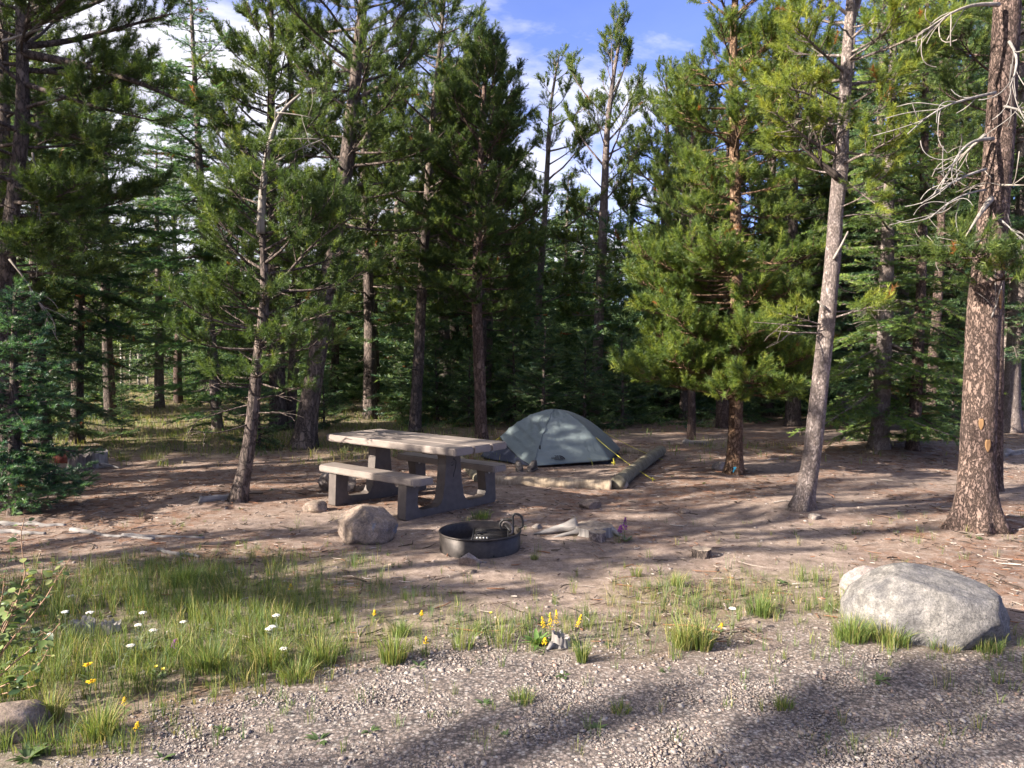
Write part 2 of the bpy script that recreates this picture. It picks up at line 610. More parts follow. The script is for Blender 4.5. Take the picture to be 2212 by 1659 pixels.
STONE = np.array([[0.12, 0.115, 0.12], [0.19, 0.168, 0.158], [0.27, 0.222, 0.195], [0.33, 0.262, 0.225], [0.27, 0.24, 0.225],
                  [0.38, 0.325, 0.29], [0.5, 0.46, 0.42], [0.36, 0.225, 0.17], [0.085, 0.08, 0.085]])
STONE = (STONE * .5 + np.array([.235, .2, .175]) * .5) * .80
STONEM = mat_attr('gravel stones', 0.75, 0.35, 160, 0.3)


def build_gravel():
    mb = MB()
    n = 110000
    y = 2.95 + (R.uniform(0, 1, n) ** 1.25) * 2.0
    x = R.uniform(-0.72, 0.72, n) * (y + 0.3)
    keep = R.uniform(0, 1, n) < gravel_mask(x, y) * np.clip(1.1 - 0.25 * (y - 3), 0.4, 1) * np.clip(.62 + 1.1 * fbm(xy0(x, y, 1.3), 77, 4), .15, 1)
    x, y = x[keep], y[keep]
    n = len(x)
    P = np.stack([x, y, gz(x, y)], -1)
    size = np.clip(R.lognormal(math.log(0.0037), 0.5, n), 0.002, 0.015)
    ci = R.choice(len(STONE), n, p=[.14, .16, .16, .14, .12, .12, .06, .06, .04])
    c = STONE[ci] * R.uniform(0.75, 1.2, (n, 1))
    pebbles(mb, P, size, c, ICO1)
    n = 1500
    y = 2.95 + (R.uniform(0, 1, n) ** 1.2) * 2.0
    x = R.uniform(-0.72, 0.72, n) * (y + 0.3)
    keep = R.uniform(0, 1, n) < gravel_mask(x, y) * np.clip(.5 + 1.6 * fbm(xy0(x, y, .9), 87, 3), 0, 1)
    x, y = x[keep], y[keep]
    n = len(x)
    pebbles(mb, np.stack([x, y, gz(x, y)], -1), R.uniform(.008, .017, n), STONE[R.choice(len(STONE), n)] * R.uniform(.75, 1.15, (n, 1)), ICO2)
    o = link('gravel', mb.mesh('gravel', STONEM))
    tag(o, 'loose grey and tan gravel across the front edge of the site', 'gravel', kind='stuff')
    # scattered pebbles over the bare soil
    mb = MB()
    n = 6500
    y = 4.0 + (R.uniform(0, 1, n) ** 1.6) * 9
    x = R.uniform(-0.7, 0.7, n) * y
    P = np.stack([x, y, gz(x, y)], -1)
    size = np.clip(R.lognormal(math.log(0.0062), 0.5, n), 0.003, 0.028)
    ci = R.choice(len(STONE), n, p=[.08, .14, .2, .2, .12, .13, .05, .06, .02])
    c = STONE[ci] * R.uniform(0.8, 1.2, (n, 1))
    pebbles(mb, P, size, c, (OCT_V, OCT_F) if False else ICO1)
    o = link('pebbles', mb.mesh('pebbles', STONEM))
    tag(o, 'pale pebbles sprinkled over the bare soil around the fire ring', 'pebbles', kind='stuff')


def build_litter():
    """twigs, bark flakes and cones on the bare soil"""
    mb = MB()
    n = 10000
    y = 4.4 + (R.uniform(0, 1, n) ** 1.3) * 10
    x = R.uniform(-0.7, 0.7, n) * y
    keep = (gravel_mask(x, y) < 0.4) & (R.uniform(0, 1, n) < 0.25 + litter_mask(x, y))
    for xx, yy in zip(x[keep], y[keep]):
        l = R.lognormal(math.log(0.05), 0.6)
        l = min(l, 0.35)
        a = R.uniform(0, PI)
        d = np.array([math.cos(a), math.sin(a), R.normal(0, 0.08)])
        p = on_ground(xx, yy) + np.array([0, 0, 0.012])
        bend = np.array([-d[1], d[0], 0]) * R.normal(0, 0.12) * l
        r = R.uniform(0.0016, 0.004) * (1 + l * 3)
        c = np.array([[0.05, 0.038, 0.03], [0.12, 0.08, 0.06], [0.24, 0.2, 0.17], [0.2, 0.1, 0.06], [0.38, 0.34, 0.3]][R.choice(5, p=[.3, .25, .2, .17, .08])])
        tube(mb, [p - d * l / 2, p + bend, p + d * l / 2], [r, r, r * 0.6], 4, c, cap=False)
    o = link('litter', mb.mesh('litter', mat_attr('twig litter', 0.9, 0.15)))
    tag(o, 'fallen twigs and bark scraps lying on the soil', 'litter', kind='stuff')


def blades(mb, P, L, lean, az, w, c0, c1):
    """tapering bent grass blades; P (n,3)"""
    n = len(P)
    d = np.stack([np.cos(az), np.sin(az), np.zeros(n)], -1)
    ta = az + R.uniform(-1.3, 1.3, n) + PI / 2
    side = np.stack([np.cos(ta), np.sin(ta), np.zeros(n)], -1) * w[:, None]
    up = np.array([0, 0, 1.0])
    s1, s2 = 0.5, 1.0
    m = P + (up * 0.56 + d * (lean * 0.25)[:, None]) * L[:, None]
    t = P + (up * np.sqrt(np.clip(1 - (lean * 0.8) ** 2, 0.1, 1))[:, None] + d * lean[:, None]) * L[:, None]
    V = np.stack([P - side, P + side, m - side * 0.75, m + side * 0.75, t], 1)
    b = np.arange(n)[:, None] * 5
    T = np.concatenate([b + np.array([0, 1, 3]), b + np.array([0, 3, 2]), b + np.array([2, 3, 4])])
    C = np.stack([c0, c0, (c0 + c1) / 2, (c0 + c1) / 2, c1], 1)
    mb.add(V.reshape(-1, 3), None, T, C.reshape(-1, 3))


GREENS = np.array([[0.07, 0.115, 0.03], [0.11, 0.165, 0.042], [0.155, 0.21, 0.055], [0.21, 0.22, 0.065], [0.36, 0.3, 0.14], [0.10, 0.15, 0.08]])


def grass_cols(n, p=(.2, .27, .22, .15, .08, .08)):
    ci = R.choice(6, n, p=p)
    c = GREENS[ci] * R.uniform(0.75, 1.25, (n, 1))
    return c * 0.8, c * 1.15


def build_grass():
    mb = MB()
    # clumps
    n = 17000
    y = 3.15 + R.uniform(0, 1, n) ** 1.2 * 4.6
    x = R.uniform(-0.72, 0.72, n) * y
    g = grass_mask(x, y) * (1 - 0.85 * gravel_mask(x, y))
    keep = R.uniform(0, 1, n) < g ** 1.2 * np.clip(.75 + 1.3 * fbm(xy0(x, y, 2.6), 91, 3), .1, 1) + .02
    x, y, g = x[keep], y[keep], g[keep]
    for xx, yy, gg in zip(x, y, g):
        k = int(R.integers(5, 16))
        rr = R.uniform(0.01, 0.05)
        a = R.uniform(0, 2 * PI, k)
        px, py = xx + np.cos(a) * rr * R.uniform(0, 1, k), yy + np.sin(a) * rr * R.uniform(0, 1, k)
        P = np.stack([px, py, gz(px, py) - 0.005], -1)
        hmax = R.uniform(0.06, 0.17) * (0.7 + 0.6 * gg)
        L = hmax * R.uniform(0.5, 1.15, k)
        kind = R.uniform()
        p = (.2, .3, .25, .1, .05, .1) if kind < .6 else ((.05, .12, .25, .33, .2, .05) if kind < .85 else (.3, .15, .05, .02, .03, .45))
        c0, c1 = grass_cols(k, p)
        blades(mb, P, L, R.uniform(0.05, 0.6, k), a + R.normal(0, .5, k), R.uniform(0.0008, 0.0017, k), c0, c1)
    # far grass beyond the table
    n = 26000
    y = 9.5 + R.uniform(0, 1, n) ** 1.3 * 22
    x = R.uniform(-0.7, 0.6, n) * y
    gm = grass_mask(x, y)
    keep = R.uniform(0, 1, n) < gm * 0.8
    x, y = x[keep], y[keep]
    n = len(x)
    P = np.stack([x, y, gz(x, y) - 0.005], -1)
    c0, c1 = grass_cols(n, (.08, .2, .3, .28, .12, .02))
    for k in range(3):
        off = R.normal(0, 0.04, (n, 3)) * np.array([1, 1, 0])
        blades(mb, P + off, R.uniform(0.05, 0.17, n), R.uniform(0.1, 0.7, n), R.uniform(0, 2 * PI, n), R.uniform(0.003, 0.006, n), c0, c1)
    o = link('grass', mb.mesh('grass', GRASSM))
    tag(o, 'thin short grass growing in patches over the soil', 'grass', kind='stuff')


def grass_tuft(label, px, py, h, rad, k, pal, lean=0.7, w=0.0018, group='grass tufts on the front of the site'):
    p = ground_at(px, py)
    mb = MB()
    a = R.uniform(0, 2 * PI, k)
    r = rad * np.sqrt(R.uniform(0, 1, k)) * 0.55
    P = np.stack([np.cos(a) * r, np.sin(a) * r, np.full(k, -0.012)], -1)
    P[:, 2] += gz(P[:, 0] + p[0], P[:, 1] + p[1]) - p[2]
    L = h * R.uniform(0.45, 1.1, k)
    c0, c1 = grass_cols(k, pal)
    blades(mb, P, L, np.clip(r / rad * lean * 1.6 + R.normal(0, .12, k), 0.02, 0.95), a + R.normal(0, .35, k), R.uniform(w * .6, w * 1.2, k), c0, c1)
    o = link('grass_tuft', mb.mesh('grass_tuft', GRASSM), None, p)
    tag(o, label, 'grass tuft', group)
    return o
# ================================================================== TREES
PINE_PAL = np.array([[0.05, 0.086, 0.026], [0.09, 0.135, 0.034], [0.14, 0.185, 0.044], [0.20, 0.235, 0.055], [0.065, 0.105, 0.042]])
FIR_PAL = np.array([[0.04, 0.088, 0.042], [0.065, 0.125, 0.055], [0.10, 0.17, 0.07], [0.15, 0.22, 0.095], [0.05, 0.105, 0.07]])
BROWN = np.array([0.34, 0.13, 0.045])


def expand(tufts, K, w, kind, rng):
    P = np.array([t[0] for t in tufts]); D = unit(np.array([t[1] for t in tufts])); S = np.array([t[2] for t in tufts]); C = np.array([t[3] for t in tufts])
    n = len(P)
    u = rng.uniform(0.0, 1.0, (n, K))
    r = rng.normal(0, 1, (n, K, 3))
    if kind == 'fir':
        r[..., 2] *= 0.45
        r[..., 2] += 0.35
    r = r - D[:, None] * (r * D[:, None]).sum(-1, keepdims=True)
    r = unit(r)
    if kind == 'pine':
        ang = rng.uniform(0.5, 1.4, (n, K)) * (1.2 - 0.5 * u)
        ln = S[:, None] * rng.uniform(0.26, 0.46, (n, K))
    else:
        ang = rng.uniform(0.75, 1.35, (n, K)) * (1.1 - 0.4 * u)
        ln = S[:, None] * rng.uniform(0.22, 0.38, (n, K))
    d = D[:, None] * np.cos(ang)[..., None] + r * np.sin(ang)[..., None]
    b = P[:, None] + D[:, None] * (S[:, None] * u)[..., None]
    wv = unit(np.cross(d, rng.normal(0, 1, (n, K, 3)))) * w
    V = np.stack([b - wv, b + wv, b + d * ln[..., None]], 2).reshape(-1, 3)
    c = C[:, None] * rng.uniform(0.78, 1.22, (n, K, 1))
    c = np.repeat(c.reshape(-1, 3), 3, 0)
    T = np.arange(len(V)).reshape(-1, 3)
    mb = MB()
    mb.add(V, None, T, c)
    return mb


def branch_poly(p0, az, e0, e1, L, n, rng, wob=0.08):
    pts = [np.asarray(p0, float)]
    st = L / (n - 1)
    for k in range(n - 1):
        t = (k + 0.5) / (n - 1)
        e = e0 + (e1 - e0) * t * t
        a = az + rng.normal(0, wob)
        az += rng.normal(0, wob * 0.6)
        pts.append(pts[-1] + st * np.array([math.cos(a) * math.cos(e), math.sin(a) * math.cos(e), math.sin(e)]))
    return np.array(pts)


def pick(pal, rng, bright):
    i = min(len(pal) - 1, max(0, int(rng.normal(1.2 + bright, 0.9)))) if rng.uniform() > 0.15 else len(pal) - 1
    return pal[i] * rng.uniform(0.8, 1.2)


def pine_branch(wood, tufts, poly, r0, S, rng, bright=0.0, dens=1.0, brown=0.003, start=0.38, twigwood=True, tint=(1, 1, 1)):
    tint = np.array(tint)
    n = len(poly)
    L = np.linalg.norm(np.diff(poly, axis=0), axis=1).sum()
    rad = np.linspace(r0, max(0.004, r0 * 0.22), n)
    tube(wood, poly, rad, 5 if r0 < 0.03 else 7, cap=False)
    seg = np.linspace(0, 1, n)
    nt = max(4, int(L * (1 - start) / 0.042 * dens))
    for k in range(nt):
        s = start + (1 - start) * (k + rng.uniform()) / nt
        p = np.array([np.interp(s, seg, poly[:, j]) for j in range(3)])
        i = min(n - 2, int(s * (n - 1)))
        t = unit(poly[i + 1] - poly[i])
        side = unit(np.cross(t, [0, 0, 1.0])) * (1 if k % 2 else -1)
        a = rng.uniform(0.4, 1.15)
        d = unit(t * math.cos(a) + side * math.sin(a) + np.array([0, 0, rng.uniform(-0.25, 0.65)]))
        l = rng.uniform(0.14, 0.5) * min(1.0, 0.35 + 0.55 * L) * (1.3 - 0.75 * s)
        m = p + d * l * 0.5
        d2 = unit(d + np.array([0, 0, 0.35]) + rng.normal(0, 0.12, 3))
        e = m + d2 * l * 0.5
        if twigwood:
            tube(wood, [p, m, e], [0.007, 0.005, 0.003], 3, cap=False)
        col = BROWN * rng.uniform(0.5, 1.0) if rng.uniform() < brown * 2 else None
        nf = max(1, int(l / (S * 0.45)))
        for f in range(nf):
            q = 0.35 + 0.65 * (f + 1) / nf
            pos = p + (m - p) * min(1, q * 2) + (e - m) * max(0, q * 2 - 1)
            for _ in range(3 if f == nf - 1 else 2):
                dd = d2 + np.array([0, 0, 0.25]) + rng.normal(0, 0.35, 3)
                tufts.append((pos, dd, S * rng.uniform(0.6, 1.05), (pick(PINE_PAL, rng, bright) * tint) if (col is None or f < nf - 1 or _) else col))
    for _ in range(3):
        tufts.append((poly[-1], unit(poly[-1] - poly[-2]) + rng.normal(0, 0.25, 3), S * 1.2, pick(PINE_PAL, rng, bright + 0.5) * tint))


def fir_branch(wood, tufts, poly, r0, S, rng, bright=0.0, dens=1.0, brown=0.002, start=0.12, twigwood=True, tint=(1, 1, 1)):
    tint = np.array(tint)
    n = len(poly)
    L = np.linalg.norm(np.diff(poly, axis=0), axis=1).sum()
    tube(wood, poly, np.linspace(r0, 0.004, n), 5, cap=False)
    seg = np.linspace(0, 1, n)
    nt = max(5, int(L * (1 - start) / 0.04 * dens))
    for k in range(nt):
        s = start + (1 - start) * (k + rng.uniform()) / nt
        p = np.array([np.interp(s, seg, poly[:, j]) for j in range(3)])
        i = min(n - 2, int(s * (n - 1)))
        t = unit(poly[i + 1] - poly[i])
        side = unit(np.cross(t, [0, 0, 1.0])) * (1 if k % 2 else -1)
        a = rng.uniform(0.75, 1.1)
        d = unit(t * math.cos(a) + side * math.sin(a) + np.array([0, 0, rng.uniform(-0.22, 0.06)]))
        l = (0.1 + 0.42 * L * (1 - s) * min(1, s * 3 + .3)) * rng.uniform(0.7, 1.15)
        e = p + d * l
        if twigwood and l > 0.12:
            tube(wood, [p, e], [0.005, 0.002], 3, cap=False)
        nf = max(1, int(l / (S * 0.62)))
        col = BROWN * rng.uniform(0.6, 1.1) if rng.uniform() < brown else None
        for f in range(nf):
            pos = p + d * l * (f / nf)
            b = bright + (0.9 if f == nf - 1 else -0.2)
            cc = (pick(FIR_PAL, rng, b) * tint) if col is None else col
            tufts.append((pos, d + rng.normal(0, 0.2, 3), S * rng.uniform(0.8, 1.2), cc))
            if l > 0.25 and f and rng.uniform() < 0.8:
                sd = unit(np.cross(d, [0, 0, 1.0])) * (1 if f % 2 else -1)
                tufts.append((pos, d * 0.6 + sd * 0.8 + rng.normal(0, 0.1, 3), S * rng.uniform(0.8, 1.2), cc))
    for _ in range(2):
        tufts.append((poly[-1], unit(poly[-1] - poly[-2]) + rng.normal(0, 0.15, 3), S * 1.1, pick(FIR_PAL, rng, bright + 1) * tint))


def trunk_at(tr, z):
    return np.array([np.interp(z, tr[:, 2], tr[:, k]) for k in range(4)])


def grow(tr, kind, h0, h1, Rad, nb, seed, prof='pine', S=0.16, K=16, w=0.0042, bright=0.0, dens=1.0, brown=0.004, dead=6,
         e_lo=-0.05, e_hi=0.75, sides=14, extra=(), azbias=None, twigwood=True, tint=(1, 1, 1), flare=0.45, rnoise=0.1, fine=1.0, start=None, front=0, lrange=(.6, 1.15)):
    """trunk + limbs and the needles of one conifer; tr rows are (x, y, z, r) from the ground up"""
    rng = np.random.default_rng(seed)
    wood, tufts = MB(), []
    tr = np.asarray(tr, float)
    tt = resample(tr, 0.10 if sides > 10 else 0.3, 3)
    tt[0, 2] -= 0.06
    tube(wood, tt[:, :3], tt[:, 3], sides, noise=rnoise, seed=seed, flare=flare, nscale=5)
    skw = {} if start is None else {'start': start}
    az = rng.uniform(0, 2 * PI)
    fn = pine_branch if kind == 'pine' else fir_branch
    for k in range(nb):
        t = (k + rng.uniform(0, 0.9)) / nb
        z = h0 + (h1 - h0) * t
        b = trunk_at(tr, z)
        az += 2.4 + rng.normal(0, 0.5)
        if prof == 'cone':
            m = (1 - t) ** 0.8 + 0.06
        elif prof == 'column':
            m = min(1.0, 0.55 + 1.8 * t) * (1 - t ** 3) ** 0.7 + 0.08
        else:
            m = math.sin(PI * min(1, 0.18 + 0.82 * t)) ** 0.7 * 0.95 + 0.1
        L = max(0.18, Rad * m * (rng.uniform(*lrange) if kind == 'pine' else rng.uniform(0.45, 1.2)))
        if azbias is not None:
            L *= 1 + azbias[1] * math.cos(az - azbias[0])
        if kind == 'pine':
            e0 = e_lo + (e_hi - e_lo) * t + rng.normal(0, 0.14)
            poly = branch_poly(b[:3], az, e0, e0 + rng.uniform(0.2, 0.75), L, 7, rng)
        else:
            e0 = e_lo + (e_hi - e_lo) * t + rng.normal(0, 0.17)
            poly = branch_poly(b[:3], az, e0, e0 + rng.uniform(-0.25, 0.5), L, 6, rng, 0.09)
        fn(wood, tufts, poly, min(b[3] * 0.5, 0.006 + 0.014 * L), S, rng, bright, dens, brown, twigwood=twigwood, tint=tint, **skw)
    for k in range(front):
        z = h0 + (h1 - h0) * rng.uniform(0, .9)
        b = trunk_at(tr, z)
        fn(wood, tufts, branch_poly(b[:3], -PI / 2 + rng.normal(0, .6), rng.uniform(-.1, .4), rng.uniform(.3, .9), Rad * rng.uniform(.45, .85), 7, rng), .014, S, rng, bright, dens, brown, twigwood=twigwood, tint=tint)
    for poly, r0 in extra:
        fn(wood, tufts, np.asarray(poly), r0, S, rng, bright, dens, brown, start=0.35, twigwood=twigwood, tint=tint)
    top = tr[-1, :3]
    for k in range(5):
        tufts.append((top - np.array([0, 0, 0.12 * k]), np.array([0, 0, 1.0]) + rng.normal(0, 0.3, 3), S * 1.1, pick(PINE_PAL if kind == 'pine' else FIR_PAL, rng, bright)))
    # bare dead twigs under the crown
    for k in range(dead):
        z = rng.uniform(max(0.8, h0 - 1.6), h0 + (h1 - h0) * 0.5)
        b = trunk_at(tr, z)
        a = rng.uniform(0, 2 * PI)
        L = rng.uniform(0.2, 0.85)
        poly = branch_poly(b[:3], a, rng.uniform(-0.3, 0.3), rng.uniform(-0.9, 0.5), L, 6, rng, 0.25)
        tube(wood, poly, np.linspace(0.011, 0.003, 6), 4, cap=False)
        for _ in range(3):
            q = poly[rng.integers(2, 5)]
            tube(wood, branch_poly(q, a + rng.normal(0, 0.9), rng.normal(-0.2, 0.4), rng.normal(-0.3, .5), L * 0.4, 4, rng, 0.3), np.linspace(0.005, 0.002, 4), 3, cap=False)
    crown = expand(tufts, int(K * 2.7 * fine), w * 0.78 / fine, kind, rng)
    global NEEDLES
    NEEDLES += crown.n // 3
    return wood, crown


NEEDLES = 0
GROUP = 'conifers standing around the campsite'


def tree_thing(name, label, wood, crown, base, bark, kind, cat='tree', group=GROUP):
    t = thing(name, label, cat, base, group)
    link('trunk', wood.mesh('trunk', bark), t)
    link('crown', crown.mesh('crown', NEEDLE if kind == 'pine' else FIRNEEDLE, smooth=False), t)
    return t


def px_trunk(pts, top=None, taper=0.35):
    """trunk from photo points (px, py, width px), standing at the depth of its lowest point"""
    if len(pts[0]) == 4:
        Y = pts[0][3]
        g = at_depth(pts[0][0], pts[0][1], Y)
        g[2] = float(gz(g[0], g[1]))
    else:
        g = ground_at(pts[0][0], pts[0][1])
    Y = g[1]
    rows = []
    for k, p in enumerate(pts):
        w = at_depth(p[0], p[1], Y) if k else g
        rows.append([w[0] - g[0], w[1] - g[1], w[2] - g[2], p[2] / 2 / F * Y])
    rows = np.array(rows)
    if top and top > rows[-1, 2]:
        d = (rows[-1, :2] - rows[-2, :2]) / max(0.1, rows[-1, 2] - rows[-2, 2]) * 0.5
        dz = top - rows[-1, 2]
        rows = np.concatenate([rows, [[rows[-1, 0] + d[0] * dz * .5, rows[-1, 1] + d[1] * dz * .5, rows[-1, 2] + dz * .5, rows[-1, 3] * 0.65],
                                      [rows[-1, 0] + d[0] * dz, rows[-1, 1] + d[1] * dz, top, 0.012]]])
    # gentle sideways wander so the stem is not a ruler line
    z = rows[:, 2]
    return g, rows


def z_of(py, g):
    return at_depth(PW / 2, py, g[1])[2] - g[2]


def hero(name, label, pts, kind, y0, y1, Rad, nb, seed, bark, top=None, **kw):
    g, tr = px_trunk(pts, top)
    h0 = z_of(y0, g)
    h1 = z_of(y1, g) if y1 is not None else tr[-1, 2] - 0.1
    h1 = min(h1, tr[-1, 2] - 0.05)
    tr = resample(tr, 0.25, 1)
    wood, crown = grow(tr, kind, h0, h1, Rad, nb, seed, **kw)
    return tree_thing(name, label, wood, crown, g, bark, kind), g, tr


def limb(g, Y, pts):
    """a limb given by photo points, in the tree's own space"""
    out = []
    for k, p in enumerate(pts):
        dy = p[2] if len(p) > 2 else 0
        out.append(at_depth(p[0], p[1], Y + dy) - g)
    return resample(np.array(out), 0.15, 2)


def dead_branch(parent, pts, r0, r1, seed, twigs=6, mat=None, tl=0.35):
    rng = np.random.default_rng(seed)
    mb = MB()
    pts = resample(np.array(pts), 0.06, 3)
    n = len(pts)
    rad = np.linspace(r0, r1, n)
    tube(mb, pts, rad, 6, noise=0.12, seed=seed, nscale=14)
    for k in range(twigs):
        i = rng.integers(int(n * .25), n - 1)
        t = unit(pts[i] - pts[i - 1])
        a = math.atan2(t[1], t[0]) + rng.normal(0, 0.9)
        e = math.asin(np.clip(t[2], -1, 1)) + rng.normal(0, 0.5)
        poly = branch_poly(pts[i], a, e, e + rng.normal(0, 1.4), tl * rng.uniform(0.5, 1.3), 7, rng, 0.3)
        tube(mb, resample(poly, 0.04, 2), 0.0045 if r0 > 0.012 else 0.003, 4, cap=False)
    return link('dead_branch', mb.mesh('dead_branch', mat or DEADWOOD), parent)


def build_hero_trees():
    W, B = BARK_DARK, BARK_RED
    # --- slim leaning pine left of the table, bleached bare top
    pts = [(515, 1082, 39), (528, 1015, 29), (543, 935, 28), (550, 845, 26), (560, 740, 24), (575, 655, 19), (570, 560, 15), (563, 490, 13), (567, 400, 12), (580, 310, 10), (600, 235, 8), (648, 205, 4)]
    g, tr = px_trunk(pts)
    Y = g[1]
    ex = [(limb(g, Y, [(574, 655), (620, 590, -.1), (690, 510, -.2), (770, 465, -.3)]), 0.02),
          (limb(g, Y, [(560, 720), (500, 680, .1), (440, 640, .1)]), 0.014),
          (limb(g, Y, [(556, 770), (640, 760, -.2), (720, 740, -.3)]), 0.014),
          (limb(g, Y, [(566, 520), (640, 470, .1), (720, 440, .1)]), 0.014),
          (limb(g, Y, [(572, 360), (640, 300, .1), (690, 250, .1)]), 0.012)]
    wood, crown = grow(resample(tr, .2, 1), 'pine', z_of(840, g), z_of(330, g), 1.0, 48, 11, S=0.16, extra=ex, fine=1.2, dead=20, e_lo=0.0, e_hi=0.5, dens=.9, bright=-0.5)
    t = tree_thing('pine_tree', 'slim leaning pine with a bleached bare top left of the picnic table', wood, crown, g, W, 'pine')
    # bleached upper stem and its hooked side branches
    dead_branch(t, limb(g, Y - .05, [(563, 505), (567, 400), (580, 310), (600, 235), (650, 203)]), 0.052, 0.012, 5, 3)
    dead_branch(t, limb(g, Y - .08, [(570, 365), (600, 345), (640, 318), (700, 300)]), 0.016, 0.005, 6, 4)
    dead_branch(t, limb(g, Y - .08, [(578, 305), (610, 292), (650, 290), (690, 300)]), 0.013, 0.004, 7, 4)
    dead_branch(t, limb(g, Y - .08, [(596, 243), (640, 240), (680, 255)]), 0.01, 0.003, 8, 3)
    # --- big pine with the bent limb
    pts = [(655, 967, 54), (668, 880, 42), (690, 740, 37), (708, 610, 35), (727, 480, 34), (748, 360, 32), (762, 240, 29), (772, 120, 22), (785, 0, 20)]
    g, tr = px_trunk(pts, 11.5)
    Y = g[1]
    ex = [(limb(g, Y, [(752, 322), (790, 318, -.1), (803, 285, -.1), (785, 255, 0), (795, 200, .2)]), 0.075),
          (limb(g, Y, [(765, 215), (820, 190, 0), (880, 130, -.2), (900, 60, -.2)]), 0.04),
          (limb(g, Y, [(742, 360), (850, 350, -.2), (930, 320, -.4)]), 0.03),
          (limb(g, Y, [(770, 165), (700, 120, 0), (640, 60, .2)]), 0.03),
          (limb(g, Y, [(735, 420), (800, 430, -.3), (870, 410, -.4)]), 0.025)]
    wood, crown = grow(resample(tr, .25, 1), 'pine', z_of(640, g), tr[-1, 2] - .3, 1.7, 66, 12, S=0.18, front=16, extra=ex, dead=18, e_lo=-0.1, bright=-0.3)
    tree_thing('pine_tree', 'tall dark stemmed pine with a bent elbow limb behind the left end of the table', wood, crown, g, BARK_DARK, 'pine')
    # --- two straight pines behind the table
    hero('pine_tree', 'straight slim pine rising behind the middle of the picnic table', [(895, 934, 27), (903, 800, 24), (910, 650, 22), (918, 520, 19), (925, 400, 16), (935, 250, 12), (950, 100, 8), (965, -40, 4)],
         'pine', 640, -40, 1.5, 58, 13, W, S=0.18, dead=14, bright=0.0, dens=0.85, brown=0.012)
    hero('pine_tree', 'dark bushy pine with a dense crown at the left side of the tent', [(1040, 950, 28), (1036, 800, 25), (1030, 680, 23), (1032, 500, 19), (1040, 300, 13), (1052, 95, 5)],
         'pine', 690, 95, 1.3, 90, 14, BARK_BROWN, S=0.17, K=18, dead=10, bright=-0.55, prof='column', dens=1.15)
    # --- the bushy pine right of the tent
    pts = [(1585, 1024, 39), (1588, 960, 31), (1590, 880, 29), (1592, 800, 28), (1591, 650, 26), (1591, 540, 24), (1589, 420, 23), (1585, 280, 19), (1583, 120, 16), (1590, -40, 13)]
    g, tr = px_trunk(pts, 8.4)
    Y = g[1]
    ex = []
    rr = np.random.default_rng(77)
    for k in range(84):
        py = rr.uniform(560, 850)
        a = rr.uniform(0, 2 * PI)
        b = trunk_at(tr, z_of(py, g))
        ex.append((branch_poly(b[:3], a, rr.uniform(-.25, .1), rr.uniform(.3, .9), rr.uniform(.8, 1.35) * (1 + .22 * math.cos(a - 3.3)), 8, rr), 0.02))
    wood, crown = grow(resample(tr, .25, 1), 'pine', z_of(520, g), tr[-1, 2] - .2, 1.05, 52, 15, S=0.17, K=18, front=9, extra=ex, fine=1.25, dead=34, bright=0.35, dens=1.2, brown=0.012, tint=(1.2, 1.18, .95))  # needle tint raised so this right-hand crown looks more sunlit
    t = tree_thing('pine_tree', 'orange barked pine with a broad bushy skirt of branches right of the tent', wood, crown, g, BARK_ORANGE, 'pine')
    # blue paint blaze on its foot
    mb = MB()
    zz = z_of(1012, g)
    for (du, dz, l, an) in ((0, 0, .07, 1.2), (.025, .01, .06, 1.9), (.01, .03, .04, .2)):
        b = trunk_at(tr, zz + dz)
        a0 = math.atan2(-g[1], -g[0])
        th = a0 + du / b[3] * 1.0
        rad = b[3] * 1.13
        cpos = np.array([b[0] + math.cos(th) * rad, b[1] + math.sin(th) * rad, zz + dz])
        tv = np.array([-math.sin(th), math.cos(th), 0]); uz = np.array([0, 0, 1.0]); nn = np.array([math.cos(th), math.sin(th), 0])
        d = tv * math.cos(an) + uz * math.sin(an); s = np.cross(nn, d)
        V = [cpos + d * l / 2 + s * .009, cpos + d * l / 2 - s * .009, cpos - d * l / 2 - s * .009, cpos - d * l / 2 + s * .009]
        V = np.array(V + [v - nn * .02 for v in V])
        mb.add(V, [[0, 1, 2, 3], [4, 7, 6, 5], [0, 4, 5, 1], [1, 5, 6, 2], [2, 6, 7, 3], [3, 7, 4, 0]])
    link('paint_mark', mb.mesh('paint_mark', mat_plain('blue paint', (0.05, 0.35, 0.5)), smooth=False), t)
    # --- grey leaning pine
    pts = [(1730, 1099, 46), (1745, 1040, 38), (1757, 960, 36), (1768, 860, 37), (1779, 760, 35), (1790, 660, 34), (1800, 560, 32), (1806, 440, 30), (1816, 370, 33), (1820, 300, 25), (1826, 200, 23), (1831, 100, 24), (1838, 0, 19)]
    g, tr = px_trunk(pts, 8.0)
    Y = g[1]
    ex = [(limb(g, Y, [(1785, 705), (1740, 690, -.1), (1700, 680, -.2)]), 0.012), (limb(g, Y, [(1790, 690), (1840, 675, -.2), (1890, 660, -.3)]), 0.014),
          (limb(g, Y, [(1832, 60), (1860, -20, .1), (1880, -120, .2), (1885, -260, .2)]), 0.05),
          (limb(g, Y, [(1822, 260), (1760, 200, -.2), (1690, 190, -.4)]), 0.02), (limb(g, Y, [(1815, 340), (1740, 300, -.2), (1670, 240, -.3)]), 0.02),
          (limb(g, Y, [(1822, 240), (1880, 190, -.2), (1930, 170, -.3)]), 0.02), (limb(g, Y, [(1818, 330), (1870, 330, -.3), (1920, 340, -.4)]), 0.016),
          (limb(g, Y, [(1828, 160), (1770, 110, -.3), (1720, 60, -.5)]), 0.02), (limb(g, Y, [(1817, 380), (1850, 420, -.2), (1890, 440, -.3)]), 0.012)]
